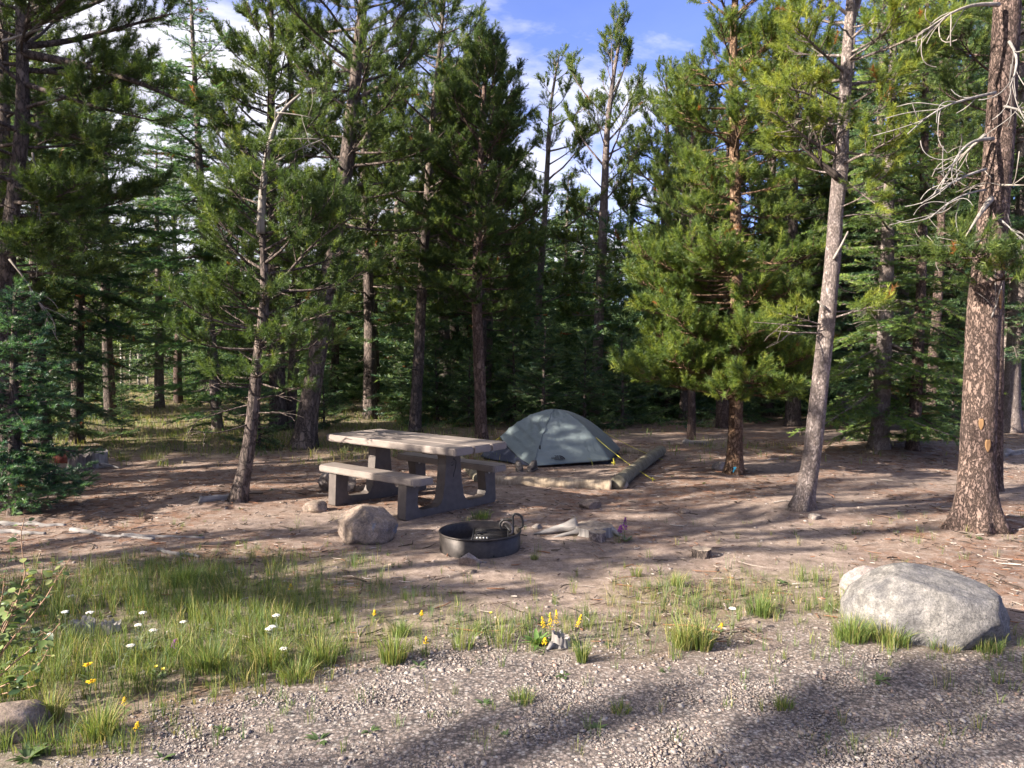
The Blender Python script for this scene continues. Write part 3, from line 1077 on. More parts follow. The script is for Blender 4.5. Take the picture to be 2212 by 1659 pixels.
    wood, crown = grow(resample(tr, .2, 1), 'pine', z_of(420, g), tr[-1, 2] - .2, 0.95, 36, 16, S=0.16, K=20, w=0.0035, front=5, extra=ex, fine=1.15, dead=16, bright=1.0, brown=0.03, tint=(1.4, 1.3, .95), rnoise=0.13, sides=28, flare=.7)  # warm tint puts extra sunlight into the needle colour
    t = tree_thing('pine_tree', 'pale grey pine trunk leaning right with a charred dead limb', wood, crown, g, BARK_PALE, 'pine')
    char = mat_wood('charred wood', (0.02, 0.017, 0.015), (0.05, 0.04, 0.035), (0.1, 0.08, 0.07))
    dead_branch(t, limb(g, Y - .1, [(1812, 385), (1790, 372), (1765, 355), (1745, 332), (1728, 312)]), 0.042, 0.008, 21, 8, char, .5)
    dead_branch(t, limb(g, Y - .12, [(1772, 358), (1778, 300), (1750, 240), (1700, 200)]), 0.014, 0.004, 22, 9, char, .5)
    dead_branch(t, limb(g, Y - .1, [(1818, 268), (1790, 252), (1760, 262), (1740, 275)]), 0.014, 0.005, 23, 4)
    dead_branch(t, limb(g, Y - .1, [(1785, 668), (1772, 662), (1766, 650)]), 0.014, 0.009, 24, 0)
    dead_branch(t, limb(g, Y - .1, [(1800, 560), (1822, 535), (1832, 500)]), 0.014, 0.008, 25, 1)
    # --- the big trunk at the right edge
    pts = [(2106, 1138, 88), (2109, 1090, 76), (2112, 1000, 69), (2117, 850, 67), (2124, 700, 66), (2137, 550, 62), (2151, 400, 59), (2163, 250, 56), (2172, 100, 54), (2178, -30, 51)]
    g, tr = px_trunk(pts, 10.5)
    Y = g[1]
    ex = [(limb(g, Y - .1, [(2110, 610), (2080, 590, -.3), (2040, 560, -.4)]), 0.012), (limb(g, Y - .1, [(2140, 590), (2170, 570, -.4), (2215, 545, -.5)]), 0.014),
          (limb(g, Y - .1, [(2125, 600), (2130, 570, -.5), (2100, 540, -.7)]), 0.012), (limb(g, Y - .1, [(2140, 620), (2150, 600, -.5), (2190, 600, -.7)]), 0.012)]
    wood, crown = grow(resample(tr, .2, 1), 'pine', 6.4, 10.2, 1.6, 40, 17, S=0.16, K=18, extra=ex, fine=1.2, dead=0, bright=0.2, brown=0.02, sides=36, flare=0.75, rnoise=0.10)
    t = tree_thing('pine_tree', 'thick reddish pine trunk with woodpecker scars and curly dead branches', wood, crown, g, BARK_RED, 'pine')
    db = [([(2070, 345, .0), (2100, 300, 0), (2128, 292, 0)][::-1], .022, 7), ([(2145, 300), (2090, 296, -.2), (2060, 330, -.3), (2050, 370, -.3)], .02, 6),
          ([(2150, 200), (2080, 215, -.2), (2010, 235, -.3), (1960, 290, -.3)], .016, 9), ([(2158, 10), (2090, 5, -.2), (2030, 40, -.3), (1980, 80, -.3)], .02, 10),
          ([(2130, 365), (2060, 385, -.2), (1990, 440, -.3)], .014, 9), ([(2128, 410), (2060, 420, -.2), (2010, 470, -.3)], .012, 9),
          ([(2140, 430), (2128, 440, -.2), (2105, 480, -.25), (2085, 512, -.3)], .032, 0),
          ([(2180, 90), (2215, 110, -.2), (2205, 170, -.3), (2180, 190, -.3)], .016, 7), ([(2170, 230), (2200, 210, -.2), (2225, 250, -.3)], .014, 8),
          ([(2160, 400), (2190, 390, -.2), (2215, 400, -.2)], .013, 8), ([(2155, 470), (2185, 480, -.2), (2210, 520, -.2)], .011, 8),
          ([(2140, 690), (2165, 670, -.15), (2172, 640, -.15), (2160, 625, -.15)], .011, 3), ([(2120, 520), (2050, 540, -.1), (1990, 530, -.2)], .011, 10)]
    for k, (p, r0, tw) in enumerate(db):
        dead_branch(t, limb(g, Y - .12, p), r0, 0.004, 40 + k, tw, GREYWOOD if k % 3 else DEADWOOD, 0.38)
    scar = mat_wood('bare yellow wood', (0.08, 0.045, 0.025), (0.17, 0.1, 0.05), (0.24, 0.155, 0.08))
    for (px, py, sw, sh) in ((2101, 912, 9, 24), (2113, 957, 11, 26), (2143, 646, 10, 40)):
        q = at_depth(px, py, Y) - g
        b = trunk_at(tr, q[2])
        dx = np.clip((q[0] - b[0]) / b[3], -.8, .8)
        n_ = np.array([dx, -math.sqrt(1 - dx * dx), 0])
        c0 = np.array([b[0], b[1], q[2]]) + n_ * b[3] * 0.985
        tv = np.array([-n_[1], n_[0], 0]); zz = np.array([0, 0, 1.0])
        mb = MB()
        a = np.arange(18) / 18 * 2 * PI
        sw_, sh_ = sw / F * Y / 2 * 1.1, sh / F * Y / 2
        ring = lambda s, o: np.stack([c0 + tv * math.cos(x) * sw_ * s + zz * math.sin(x) * sh_ * s * (1 + .2 * math.sin(3 * x)) + n_ * o for x in a])
        V = np.concatenate([ring(1.1, -.02), ring(1.0, .010), ring(.75, .012), ring(.4, .012), [c0 + n_ * .012]])
        q4 = [[r * 18 + j, r * 18 + (j + 1) % 18, (r + 1) * 18 + (j + 1) % 18, (r + 1) * 18 + j] for r in range(3) for j in range(18)]
        mb.add(V, q4, [[54 + j, 54 + (j + 1) % 18, 72] for j in range(18)])
        link('bark_scar', mb.mesh('bark_scar', scar), t)
    # --- dark slim pine right behind it
    hero('pine_tree', 'thin reddish pine half hidden directly behind the thick scarred trunk', [(2152, 1060, 27), (2154, 900, 24), (2156, 700, 22), (2160, 500, 20), (2165, 250, 16), (2170, 40, 12)], 'pine', 420, None, 1.1, 30, 18, B, top=7.5, S=.16, bright=.3)
    # --- firs at the right
    hero('fir_tree', 'pale trunked fir with sunny green sprays between the leaning pine and the thick trunk', [(1898, 968, 40), (1905, 850, 35), (1912, 700, 31), (1918, 500, 25), (1924, 300, 19), (1930, 100, 14), (1936, -60, 10)],
         'fir', 940, None, 1.5, 110, 19, BARK_PALE, top=9.6, S=.14, K=20, w=.0042, bright=0.7, prof='cone', e_lo=-.3, e_hi=.25, dead=16, dens=.8, tint=(1.7, 1.5, .95))  # sunlit look of the sprays comes partly from the lighter needle tint
    hero('fir_tree', 'slender fir beside the pale trunked fir, its stem bare near the ground', [(1972, 971, 28), (1982, 800, 24), (1990, 600, 20), (1996, 400, 17), (2000, 150, 12)],
         'fir', 900, None, 1.2, 76, 20, BARK_RED, top=8.6, S=.14, K=18, bright=0.5, prof='cone', e_lo=-.3, e_hi=.3, dead=14, dens=.8, tint=(1.7, 1.5, .95))  # same lighter tint, sunlight worked into the needle colour
    # --- left: low dark fir at the frame edge and the pine whose limbs reach over the picture
    hero('fir_tree', 'low dark fir with branches to the ground at the left edge', [(32, 1112, 26), (30, 950, 22), (30, 800, 16), (32, 630, 6)], 'fir', 1085, 640, 0.78, 92, 21, W, S=.13, K=20, bright=-.5, prof='cone', e_lo=-.12, e_hi=.4, dead=2, dens=1.1, tint=(.85, 1, 1.1))  # needles tinted darker for the shaded left side
    pts = [(-40, 1045, 40, 9.7), (-10, 850, 36), (10, 650, 33), (22, 480, 31), (50, 280, 28), (48, 120, 24)]
    g, tr = px_trunk(pts, 8.5)
    Y = g[1]
    ex = [(limb(g, Y, [(48, 115), (130, 130, -.2), (220, 150, -.3), (330, 190, -.5), (430, 240, -.6)]), 0.06), (limb(g, Y, [(48, 100), (150, 90, .2), (260, 60, .3), (370, 30, .4)]), 0.045),
          (limb(g, Y, [(52, 180), (140, 210, -.4), (240, 240, -.6), (330, 260, -.8)]), 0.035), (limb(g, Y, [(45, 260), (120, 290, -.5), (190, 300, -.8), (240, 340, -1)]), 0.03),
          (limb(g, Y, [(48, 90), (100, 40, -.4), (160, -20, -.8)]), 0.035), (limb(g, Y, [(30, 400), (90, 430, -.5), (150, 480, -.8), (190, 540, -.9)]), 0.022),
          (limb(g, Y, [(20, 520), (70, 530, -.6), (120, 580, -.9)]), 0.018), (limb(g, Y, [(50, 150), (160, 160, .3), (250, 180, .6), (320, 130, .8)]), 0.035),
          (limb(g, Y, [(50, 60), (180, 20, .2), (300, -40, .2)]), 0.04), (limb(g, Y, [(26, 450), (110, 400, .2), (170, 390, .3)]), 0.02)]
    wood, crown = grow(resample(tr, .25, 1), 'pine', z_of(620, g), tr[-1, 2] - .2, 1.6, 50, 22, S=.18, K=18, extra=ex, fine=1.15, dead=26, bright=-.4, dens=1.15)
    t = tree_thing('pine_tree', 'dark pine at the left edge whose long limbs reach across the top corner', wood, crown, g, W, 'pine')
    dead_branch(t, limb(g, Y - .3, [(70, 330), (85, 400), (80, 450), (95, 510), (75, 560)]), .016, .004, 61, 9, None, .5)
    dead_branch(t, limb(g, Y - .3, [(20, 560), (60, 600), (80, 660), (120, 700)]), .014, .004, 62, 9, None, .5)
    dead_branch(t, limb(g, Y - .3, [(5, 90), (40, 80), (90, 62)]), .02, .012, 63, 2)
    # --- left middle distance
    hero('fir_tree', 'dark drooping fir with a bare lower trunk behind the twin stumps', [(165, 957, 28), (168, 800, 24), (172, 650, 21), (178, 450, 16), (185, 180, 5)], 'fir', 810, 190, 1.45, 84, 23, W, S=.15, K=16, bright=-.7, prof='column', e_lo=-.35, e_hi=.1, dead=12, tint=(.85, .95, .95))  # darker tint adds left-side shade to the needle colour
    hero('fir_tree', 'tall blue green fir whose sunny lower sprays hang left of the leaning pine', [(470, 932, 24), (462, 800, 22), (448, 650, 20), (436, 450, 16), (425, 250, 12), (415, 60, 8), (410, -60, 5)], 'fir', 925, -60, 1.6, 120, 24, BARK_PALE, S=.16, K=16, w=.005, bright=.5, prof='column', e_lo=-.25, e_hi=.2, dead=14, dens=.8, tint=(1.15, 1.3, 1.25))
    hero('pine_tree', 'dark second stem standing close beside the elbow limbed pine', [(625, 925, 24), (632, 830, 22), (640, 700, 20), (640, 500, 17), (632, 250, 13), (622, 40, 10)], 'pine', 470, None, 1.3, 44, 25, W, top=10.5, S=.19, K=14, w=.005, bright=.2, dens=.75)
    # --- skyline pines behind the tent
    hero('pine_tree', 'narrow wispy pine with a pale orange stem against the sky behind the tent', [(1150, 893, 19), (1158, 760, 17), (1167, 600, 15), (1176, 480, 13), (1184, 330, 10), (1190, 220, 7), (1208, 118, 3)], 'pine', 660, 125, 1.15, 40, 26, BARK_PALE, S=.2, K=14, w=.006, prof='column', bright=.5, dens=1.0, start=.45, lrange=(.35, 1.3), dead=18, azbias=(0.0, .45), e_lo=.1)
    hero('pine_tree', 'open branched pine with long upswept limbs on the skyline right of the tent top', [(1285, 899, 26), (1290, 800, 23), (1298, 600, 20), (1305, 430, 17), (1311, 280, 13), (1327, 150, 8), (1350, 30, 3)], 'pine', 700, 45, 1.6, 44, 27, BARK_PALE, S=.2, K=14, w=.006, bright=.5, dens=1.0, start=.5, lrange=(.3, 1.3), dead=18, e_lo=-.05, e_hi=1.25)
def simple_trunk(h, r, lean=0.0, seed=0):
    rng = np.random.default_rng(seed)
    z = np.linspace(0, h, 12)
    x = lean * z + 0.05 * np.sin(z * 0.8 + rng.uniform(0, 6)) * np.minimum(1, z / 2)
    y = 0.05 * np.sin(z * 0.7 + rng.uniform(0, 6)) * np.minimum(1, z / 2)
    return np.stack([x, y, z, r * (1 - z / h) ** 0.8 + 0.01], -1)


PROTO = {}


def proto_meshes():
    def mk(key, tr, kind, bark, *a, **k):
        w, c = grow(tr, kind, *a, **k)
        PROTO[key] = (w.mesh('trunk', bark), c.mesh('crown', NEEDLE if kind == 'pine' else FIRNEEDLE, smooth=False), kind, tr[-1, 2])
    mk('pine_full', simple_trunk(9.5, .17, .01, 1), 'pine', BARK_DARK, 2.3, 9.3, 1.6, 70, 101, S=.2, K=14, w=.0058, bright=.35, dens=.95, dead=16, e_lo=-.1)
    mk('pine_open', simple_trunk(10, .15, -.015, 2), 'pine', BARK_RED, 3.6, 9.8, 1.35, 52, 102, S=.21, K=14, w=.006, bright=.3, dens=.85, dead=22, e_lo=.0, e_hi=.9)
    mk('pine_pale', simple_trunk(9, .17, .03, 3), 'pine', BARK_PALE, 3.2, 8.8, 1.45, 56, 103, S=.2, K=14, w=.006, bright=.5, dens=.9, dead=18, brown=.012)
    mk('fir_full', simple_trunk(9, .15, 0, 4), 'fir', BARK_DARK, .5, 8.9, 1.6, 120, 104, S=.17, K=14, w=.0055, bright=.4, prof='cone', e_lo=-.3, e_hi=.25, dead=10, dens=.95)
    mk('fir_high', simple_trunk(9.5, .16, .01, 5), 'fir', BARK_PALE, 1.5, 9.4, 1.45, 100, 105, S=.17, K=14, w=.0055, bright=.3, prof='column', e_lo=-.35, e_hi=.2, dead=14, dens=.95)
    mk('sapling', simple_trunk(2.0, .032, 0, 6), 'fir', BARK_DARK, .1, 1.95, .85, 40, 106, S=.13, K=18, w=.0045, bright=.5, prof='cone', e_lo=-.1, e_hi=.5, dead=0, sides=8, dens=1.0)


def place_tree(key, px, Y, h, label, rot, wide=1.0, X=None, group=GROUP, name=None):
    tm, cm, kind, hh = PROTO[key]
    x = (px - PW / 2) / F * (Y * math.cos(TH)) if X is None else X
    # account for the tilt of the view at ground level
    if X is None:
        g = at_depth(px, 900, Y)
        x = g[0]
    base = on_ground(x, Y) - np.array([0, 0, 0.03])
    nm = name or ('fir_sapling' if key == 'sapling' else ('pine_tree' if kind == 'pine' else 'fir_tree'))
    t = thing(nm, label, 'sapling' if key == 'sapling' else 'tree', base, group, rot)
    s = h / hh
    t.scale = (s * wide, s * wide, s)
    link('trunk', tm, t)
    link('crown', cm, t)
    return t


def build_mid_trees():
    L = [
        ('pine_pale', 1050, 20.5, 8.6, 'thin grey pine stem showing between the dark bushy pine and the tent', .3, .8),
        ('fir_high', 345, 23.0, 8.2, 'pale stemmed fir standing in the grass between the drooping fir and the blue green fir', 1.0, 1.0),
        ('pine_open', 386, 25.5, 7.4, 'thick pale pine trunk behind the grass beside the pale stemmed fir', 2.0, 1.25),
        ('pine_pale', 862, 23.5, 9.6, 'pale leaning pine trunk seen to the left of the straight slim pine behind the table', 5.2, 1.15),
        ('fir_full', 1003, 22.5, 7.0, 'pale stemmed fir behind the sapling thicket between the two table pines', .7, .9),
        ('pine_full', 600, 16.5, 10.2, 'green pine crown against the white cloud above the leaning pine', 2.6, .95),
        ('pine_full', 1035, 18.6, 9.3, 'sunlit pine crown with an upcurved side branch on the sky left of the gap', 4.1, 1.0),
        ('pine_full', 1432, 22.5, 10.0, 'rounded yellow green pine on the skyline right of the open branched pine', 1.4, .95),
        ('pine_open', 1494, 14.8, 7.2, 'slender dark pine stem in shade left of the orange barked pine', .2, .7),
        ('pine_open', 1562, 17.0, 9.0, 'dark slanting pine trunk in deep shade behind the orange barked pine', 3.0, 1.1),
        ('pine_full', 1712, 17.5, 9.2, 'shaded pine trunk just left of the leaning grey pine', 1.8, 1.0),
        ('fir_high', 1822, 18.5, 9.8, 'shadowy fir trunk just right of the leaning grey pine', .4, 1.0),
        ('pine_open', 2012, 15.0, 9.3, 'thin bare pine stem right of the slender fir', 2.2, .75),
        ('fir_high', 2182, 16.0, 10.5, 'dark fir at the right edge behind the thick scarred trunk', 5.0, 1.1),
        ('fir_full', 2062, 18.0, 10.0, 'bright fir filling the gap left of the thick scarred trunk', 3.3, 1.0),
        ('pine_full', 1655, 20.5, 10.8, 'sunny pine rising behind the bushy skirt toward the leaning pine', .9, 1.0),
        ('fir_full', 1775, 22.0, 11.5, 'tall fir behind the crown of the leaning grey pine', 4.4, 1.0),
        ('pine_pale', 1945, 19.5, 11.0, 'tall pine above the two firs on the right', 3.9, 1.1),
        ('pine_full', 2120, 21.0, 12.0, 'tall sunlit pine crown above the curly dead branches', .1, 1.1),
        ('fir_full', 722, 22.0, 7.6, 'fir in shade behind the elbow limbed pine', 1.2, 1.0),
        ('pine_open', 812, 25.0, 8.4, 'slim pine beyond the left end of the picnic table', 4.6, 1.0),
        ('pine_full', 108, 19.0, 9.4, 'dark pine in the gloom left of the drooping fir', 2.4, 1.0),
        ('fir_full', 45, 15.0, 8.6, 'dark fir behind the low fir at the left edge', .6, 1.0),
        ('pine_full', 22, 12.2, 8.8, 'dark pine close behind the low fir at the left edge', 1.9, .95),
        ('fir_full', 92, 13.2, 8.2, 'dark fir between the left edge and the drooping fir', 4.0, .95),
        ('pine_full', 238, 18.0, 8.2, 'dark pine to the right of the drooping fir trunk', 2.2, .9),
        ('fir_full', 158, 21.5, 9.6, 'tall dark fir behind the drooping fir', 5.2, 1.0),
        ('pine_full', 800, 19.5, 9.8, 'leafy green pine between the elbow limbed pine and the straight slim pine', 3.1, 1.0),
        ('pine_full', 985, 21.0, 9.4, 'round topped pine peeping between the slim pine and the dark bushy pine', 1.2, 1.0),
        ('pine_full', 1480, 19.0, 7.6, 'dark full pine behind the left half of the bushy skirt', 3.8, 1.0),
        ('fir_full', 1890, 16.5, 9.4, 'full sunny fir behind the pale trunked fir', 1.7, 1.0),
        ('pine_full', 2020, 19.5, 11.0, 'full pine high between the slender fir and the thick trunk', 4.9, 1.0),
        ('fir_full', 548, 23.5, 7.8, 'bluish fir glimpsed behind the stem of the leaning pine', 2.9, 1.0),
        ('fir_high', 1222, 27.0, 8.0, 'far fir under the blue sky gap beside the wispy pine', 1.1, 1.1),
        ('fir_full', 1362, 25.0, 8.2, 'far dark fir below the rounded skyline pine', 5.5, 1.1),
        ('fir_high', 962, 20.0, 11.2, 'dark spruce like fir with its tip above the frame over the slim pine', 3.6, .85),
        ('pine_full', 1500, 25.0, 9.6, 'far pine between the rounded skyline pine and the orange barked pine', 5.9, 1.0),
        ('fir_high', 1108, 25.0, 7.4, 'small far fir low behind the peak of the tent', 4.9, 1.1),
    ]
    for k, px, Y, h, lab, rot, wd in L:
        place_tree(k, px, Y, h, lab, rot, wd)
    S = [(945, 18.5, 1.9, 'bright green fir sapling between the two pines behind the table', 0), (868, 19.5, 1.4, 'small fir sapling at the foot of the straight slim pine', 1), (560, 13.3, 1.25, 'sunny low fir sapling just behind the leaning pine', 2),
         (1172, 16.6, 2.3, 'dark fir sapling directly behind the tent peak', 3), (1262, 16.9, 2.0, 'dark fir sapling behind the right slope of the tent', 4), (1345, 17.2, 2.0, 'dark fir sapling beyond the far end of the diagonal log', 5),
         (1112, 18.0, 2.3, 'fir sapling with pale new tips left of the tent peak', .5), (1440, 19.5, 2.2, 'fir sapling in shade under the bushy skirt of branches', 1.5), (1868, 13.7, .9, 'knee high fir sapling at the foot of the pale trunked fir', 2.5),
         (1012, 17.2, 1.7, 'fir sapling hugging the dark bushy pine', 3.5), (262, 15.0, 1.0, 'low dark fir sapling right of the drooping fir', 4.5), (700, 17.0, 1.2, 'fir sapling in the grass behind the left end of the table', 5.5),
         (2060, 14.5, 1.6, 'fir sapling in shade left of the thick scarred trunk', .2), (1390, 21.5, 2.6, 'pale fir sapling far back left of the bushy skirt', .9)]
    for px, Y, h, lab, rot in S:
        place_tree('sapling', px, Y, h, lab, rot, 1.0, group='fir saplings under the trees')
    # pines standing out of the picture on the left; their shade falls across the site
    O = SHADE_TREES
    for k, x, y, h, rot, wd in O:
        place_tree(k, 0, y, h, 'tree standing out of the picture to the left that shades the site', rot, wd, X=x, group='trees out of view to the left')


SHADE_TREES = [('pine_open', -11.5, -2.43, 8.4, 1.1, 0.95), ('pine_full', -7.6, 2.9, 7.8, 2.3, 0.8), ('pine_full', -8.8, 3.89, 8.0, 1.3, 0.65), ('pine_full', -11, 6.66, 9.6, 3.3, 0.9), ('fir_high', -12.5, 9.65, 10, 0.8, 1.0), ('fir_full', -17, 18.24, 11, 1.9, 1.0), ('pine_full', -11.5, 8.12, 10, 5.1, 1.0)]


def build_aspens():
    """white stemmed aspens at the far left"""
    base = ground_at(120, 800)
    pal = np.array([[0.1, 0.16, 0.04], [0.16, 0.22, 0.06], [0.07, 0.12, 0.04]])
    rng = np.random.default_rng(5)
    tw, lv = MB(), MB()
    tr = simple_trunk(6.5, .055, .02, 9)
    tube(tw, tr[:, :3], np.maximum(tr[:, 3], .012), 7, noise=.1)
    n = 1500
    a = rng.uniform(0, 2 * PI, n); z = rng.uniform(1.9, 6.7, n); r = .95 * np.sqrt(rng.uniform(0, 1, n)) * np.sin(PI * np.clip((z - 1.6) / 5.3, 0, 1)) ** .6
    P = np.stack([np.cos(a) * r + .02 * z, np.sin(a) * r, z], -1)
    d1 = unit(rng.normal(0, 1, (n, 3))); d2 = unit(np.cross(d1, rng.normal(0, 1, (n, 3))))
    s = rng.uniform(.04, .075, n)[:, None]
    V = np.stack([P - d1 * s, P + d2 * s * .8, P + d1 * s, P - d2 * s * .8], 1).reshape(-1, 3)
    lv.add(V, np.arange(n * 4).reshape(-1, 4), None, np.repeat(pal[rng.integers(0, 3, n)] * rng.uniform(.8, 1.2, (n, 1)), 4, 0))
    for k in range(9):
        z0 = rng.uniform(1.8, 5)
        b = trunk_at(tr, z0)
        tube(tw, branch_poly(b[:3], rng.uniform(0, 6.28), .5, 1.0, .8, 5, rng), np.linspace(.016, .004, 5), 4, cap=False)
    tm, cm = tw.mesh('trunk', ASPENBARK), lv.mesh('crown', LEAFM, smooth=False)
    px = [62, 92, 104, 122, 138, 196, 214, 226, 243, 262, 281, 300, 318, 150]
    words = 'leftmost white aspen stem in the far clearing|second white aspen stem from the left in the clearing|third white aspen stem from the left in the clearing|fourth white aspen stem from the left in the clearing|fifth white aspen stem, left of the drooping fir trunk|first white aspen stem right of the drooping fir trunk|second white aspen stem right of the drooping fir trunk|third white aspen stem right of the drooping fir trunk|fourth white aspen stem right of the drooping fir trunk|fifth white aspen stem right of the drooping fir trunk|sixth white aspen stem right of the drooping fir trunk|seventh white aspen stem right of the drooping fir trunk|rightmost white aspen stem, nearest the pale stemmed fir|white aspen stem touching the left side of the drooping fir trunk'.split('|')
    for k, p in enumerate(px):
        Y = 33 + (k * 37 % 9)
        g = at_depth(p, 800, Y)
        t = thing('aspen_tree', words[k], 'tree', on_ground(g[0], Y), 'white aspens in the far clearing', k * 1.3)
        t.scale = (.9 + .03 * (k % 5),) * 3
        link('trunk', tm, t); link('crown', cm, t)


def build_far_forest():
    rng = np.random.default_rng(3)
    var = []
    for k in range(5):
        kind = 'pine' if k in (1, 3) else 'fir'
        tr = simple_trunk(9, .15, 0, 60 + k)
        w, c = grow(tr, kind, 0.4 if kind == 'fir' else 1.8, 8.9, 1.7, 40, 200 + k, prof='cone' if kind == 'fir' else 'pine', S=.46, K=13, w=.016, bright=.3, dens=.36, dead=0, twigwood=False, sides=6, flare=0, e_lo=-.2, e_hi=.4)
        var.append((w, c))
    W, C = MB(), MB()
    n = 0
    for Y in np.arange(29, 76, 4.2):
        for px in np.arange(-250, 2480, 165 * 30 / Y + 22):
            p = px + rng.uniform(-40, 40); y = Y + rng.uniform(-1.5, 1.5)
            if -40 < p < 330 and y < 47: continue
            x = (p - PW / 2) / F * y
            h = 8.0 + rng.uniform(-1.5, 1.2)
            h += 3.5 * np.clip((p - 1450) / 300, 0, 1)
            h -= 1.5 * np.clip((1500 - p) / 200, 0, 1) * (p < 1600)
            h += max(0, y - 40) * .02
            s = h / 9
            a = rng.uniform(0, 6.28)
            g = on_ground(x, y)
            M = np.array(Matrix.Translation(Vector(g)) @ Matrix.Rotation(a, 4, 'Z') @ Matrix.Diagonal((s, s, s, 1)))
            w, c = var[rng.integers(0, 5)]
            W.merge(w, M); C.merge(c, M)
            n += 1
    print('far trees', n, 'needles', C.n // 3)
    # one mass of far woodland: needles and stems in two material slots
    nv = W.n
    allm = MB(); allm.merge(C); nf_c = C.n // 3
    allm.merge(W)
    me = allm.mesh('forest', NEEDLE, smooth=False)
    me.materials.append(BARK_DARK)
    nq = sum(len(q) for q in allm.q)
    # quads (all stems) come first in the mesh, then the needle triangles, then stem caps
    idx = np.zeros(len(me.polygons), np.int32)
    idx[:nq] = 1
    if len(idx) > nq + nf_c: idx[nq + nf_c:] = 1
    me.polygons.foreach_set('material_index', idx)
    o = link('forest', me)
    tag(o, 'far off mass of conifers closing the view behind the campsite', 'forest', kind='stuff')


def build_undergrowth():
    """thicket of young firs under the trees, too tangled to count"""
    rng = np.random.default_rng(13)
    var = []
    for k in range(4):
        tr = simple_trunk(2.6, .035, 0, 90 + k)
        var.append(grow(tr, 'fir', .08, 2.5, 1.0 + .1 * k, 32, 300 + k, prof='cone', S=.2, K=11, w=.009, bright=.9, dens=.6, dead=0, twigwood=False, sides=6, flare=0, e_lo=-.15, e_hi=.5)[1])
    mb = MB()
    for k in range(330):
        Y = rng.uniform(18.5, 36)
        px = rng.uniform(-80, 2300)
        if 230 < px < 860 and Y < 26 and rng.uniform() < .8: continue
        if px < 330 and Y > 24: continue
        s = rng.uniform(.45, 1.0) * (1 + .9 * (rng.uniform() < .4))
        x = (px - PW / 2) / F * Y
        if 560 < px < 1330 and Y > 20: s *= rng.uniform(1.1, 1.8)
        if px > 1560 and Y < 20: s *= .6
        M = np.array(Matrix.Translation(Vector(on_ground(x, Y))) @ Matrix.Rotation(rng.uniform(0, 6.28), 4, 'Z') @ Matrix.Diagonal((s, s, s, 1)))
        mb.merge(var[k % 4], M)
    o = link('undergrowth', mb.mesh('undergrowth', FIRNEEDLE, smooth=False))
    tag(o, 'tangle of young firs growing under the trees behind the tent and table', 'undergrowth', kind='stuff')
# ================================================================== OBJECTS
TABLEM = None


def world_box(mb, c, sx, sy, sz, ax=None, chamfer=0.0):
    """box centred at c with half sizes; ax = 3 unit axes"""
    ax = np.eye(3) if ax is None else np.asarray(ax)
    V = np.array([[x, y, z] for x in (-1, 1) for y in (-1, 1) for z in (-1, 1)], float) * [sx, sy, sz]
    V = V @ ax + c
    q = [[0, 1, 3, 2], [4, 6, 7, 5], [0, 4, 5, 1], [2, 3, 7, 6], [0, 2, 6, 4], [1, 5, 7, 3]]
    mb.add(V, q)


def prism(poly, h0, h1, axis_fn, bevel=0.012, segs=2):
    """extrude a 2d outline between h0 and h1; axis_fn maps (a, b, h) to xyz; bevelled"""
    bm = bmesh.new()
    v0 = [bm.verts.new(axis_fn(a, b, h0)) for a, b in poly]
    v1 = [bm.verts.new(axis_fn(a, b, h1)) for a, b in poly]
    n = len(poly)
    bm.faces.new(v0[::-1]); bm.faces.new(v1)
    for k in range(n):
        bm.faces.new([v0[k], v0[(k + 1) % n], v1[(k + 1) % n], v1[k]])
    bmesh.ops.recalc_face_normals(bm, faces=bm.faces)
    if bevel:
        ed = [e for e in bm.edges if e.calc_face_angle(0) > 0.35]
        bmesh.ops.bevel(bm, geom=ed, offset=bevel, segments=segs, affect='EDGES', clamp_overlap=True)
    return bm


def join_bm(bms):
    out = bmesh.new()
    for b in bms:
        me = bpy.data.meshes.new('tmp'); b.to_mesh(me); b.free()
        out.from_mesh(me); bpy.data.meshes.remove(me)
    return out


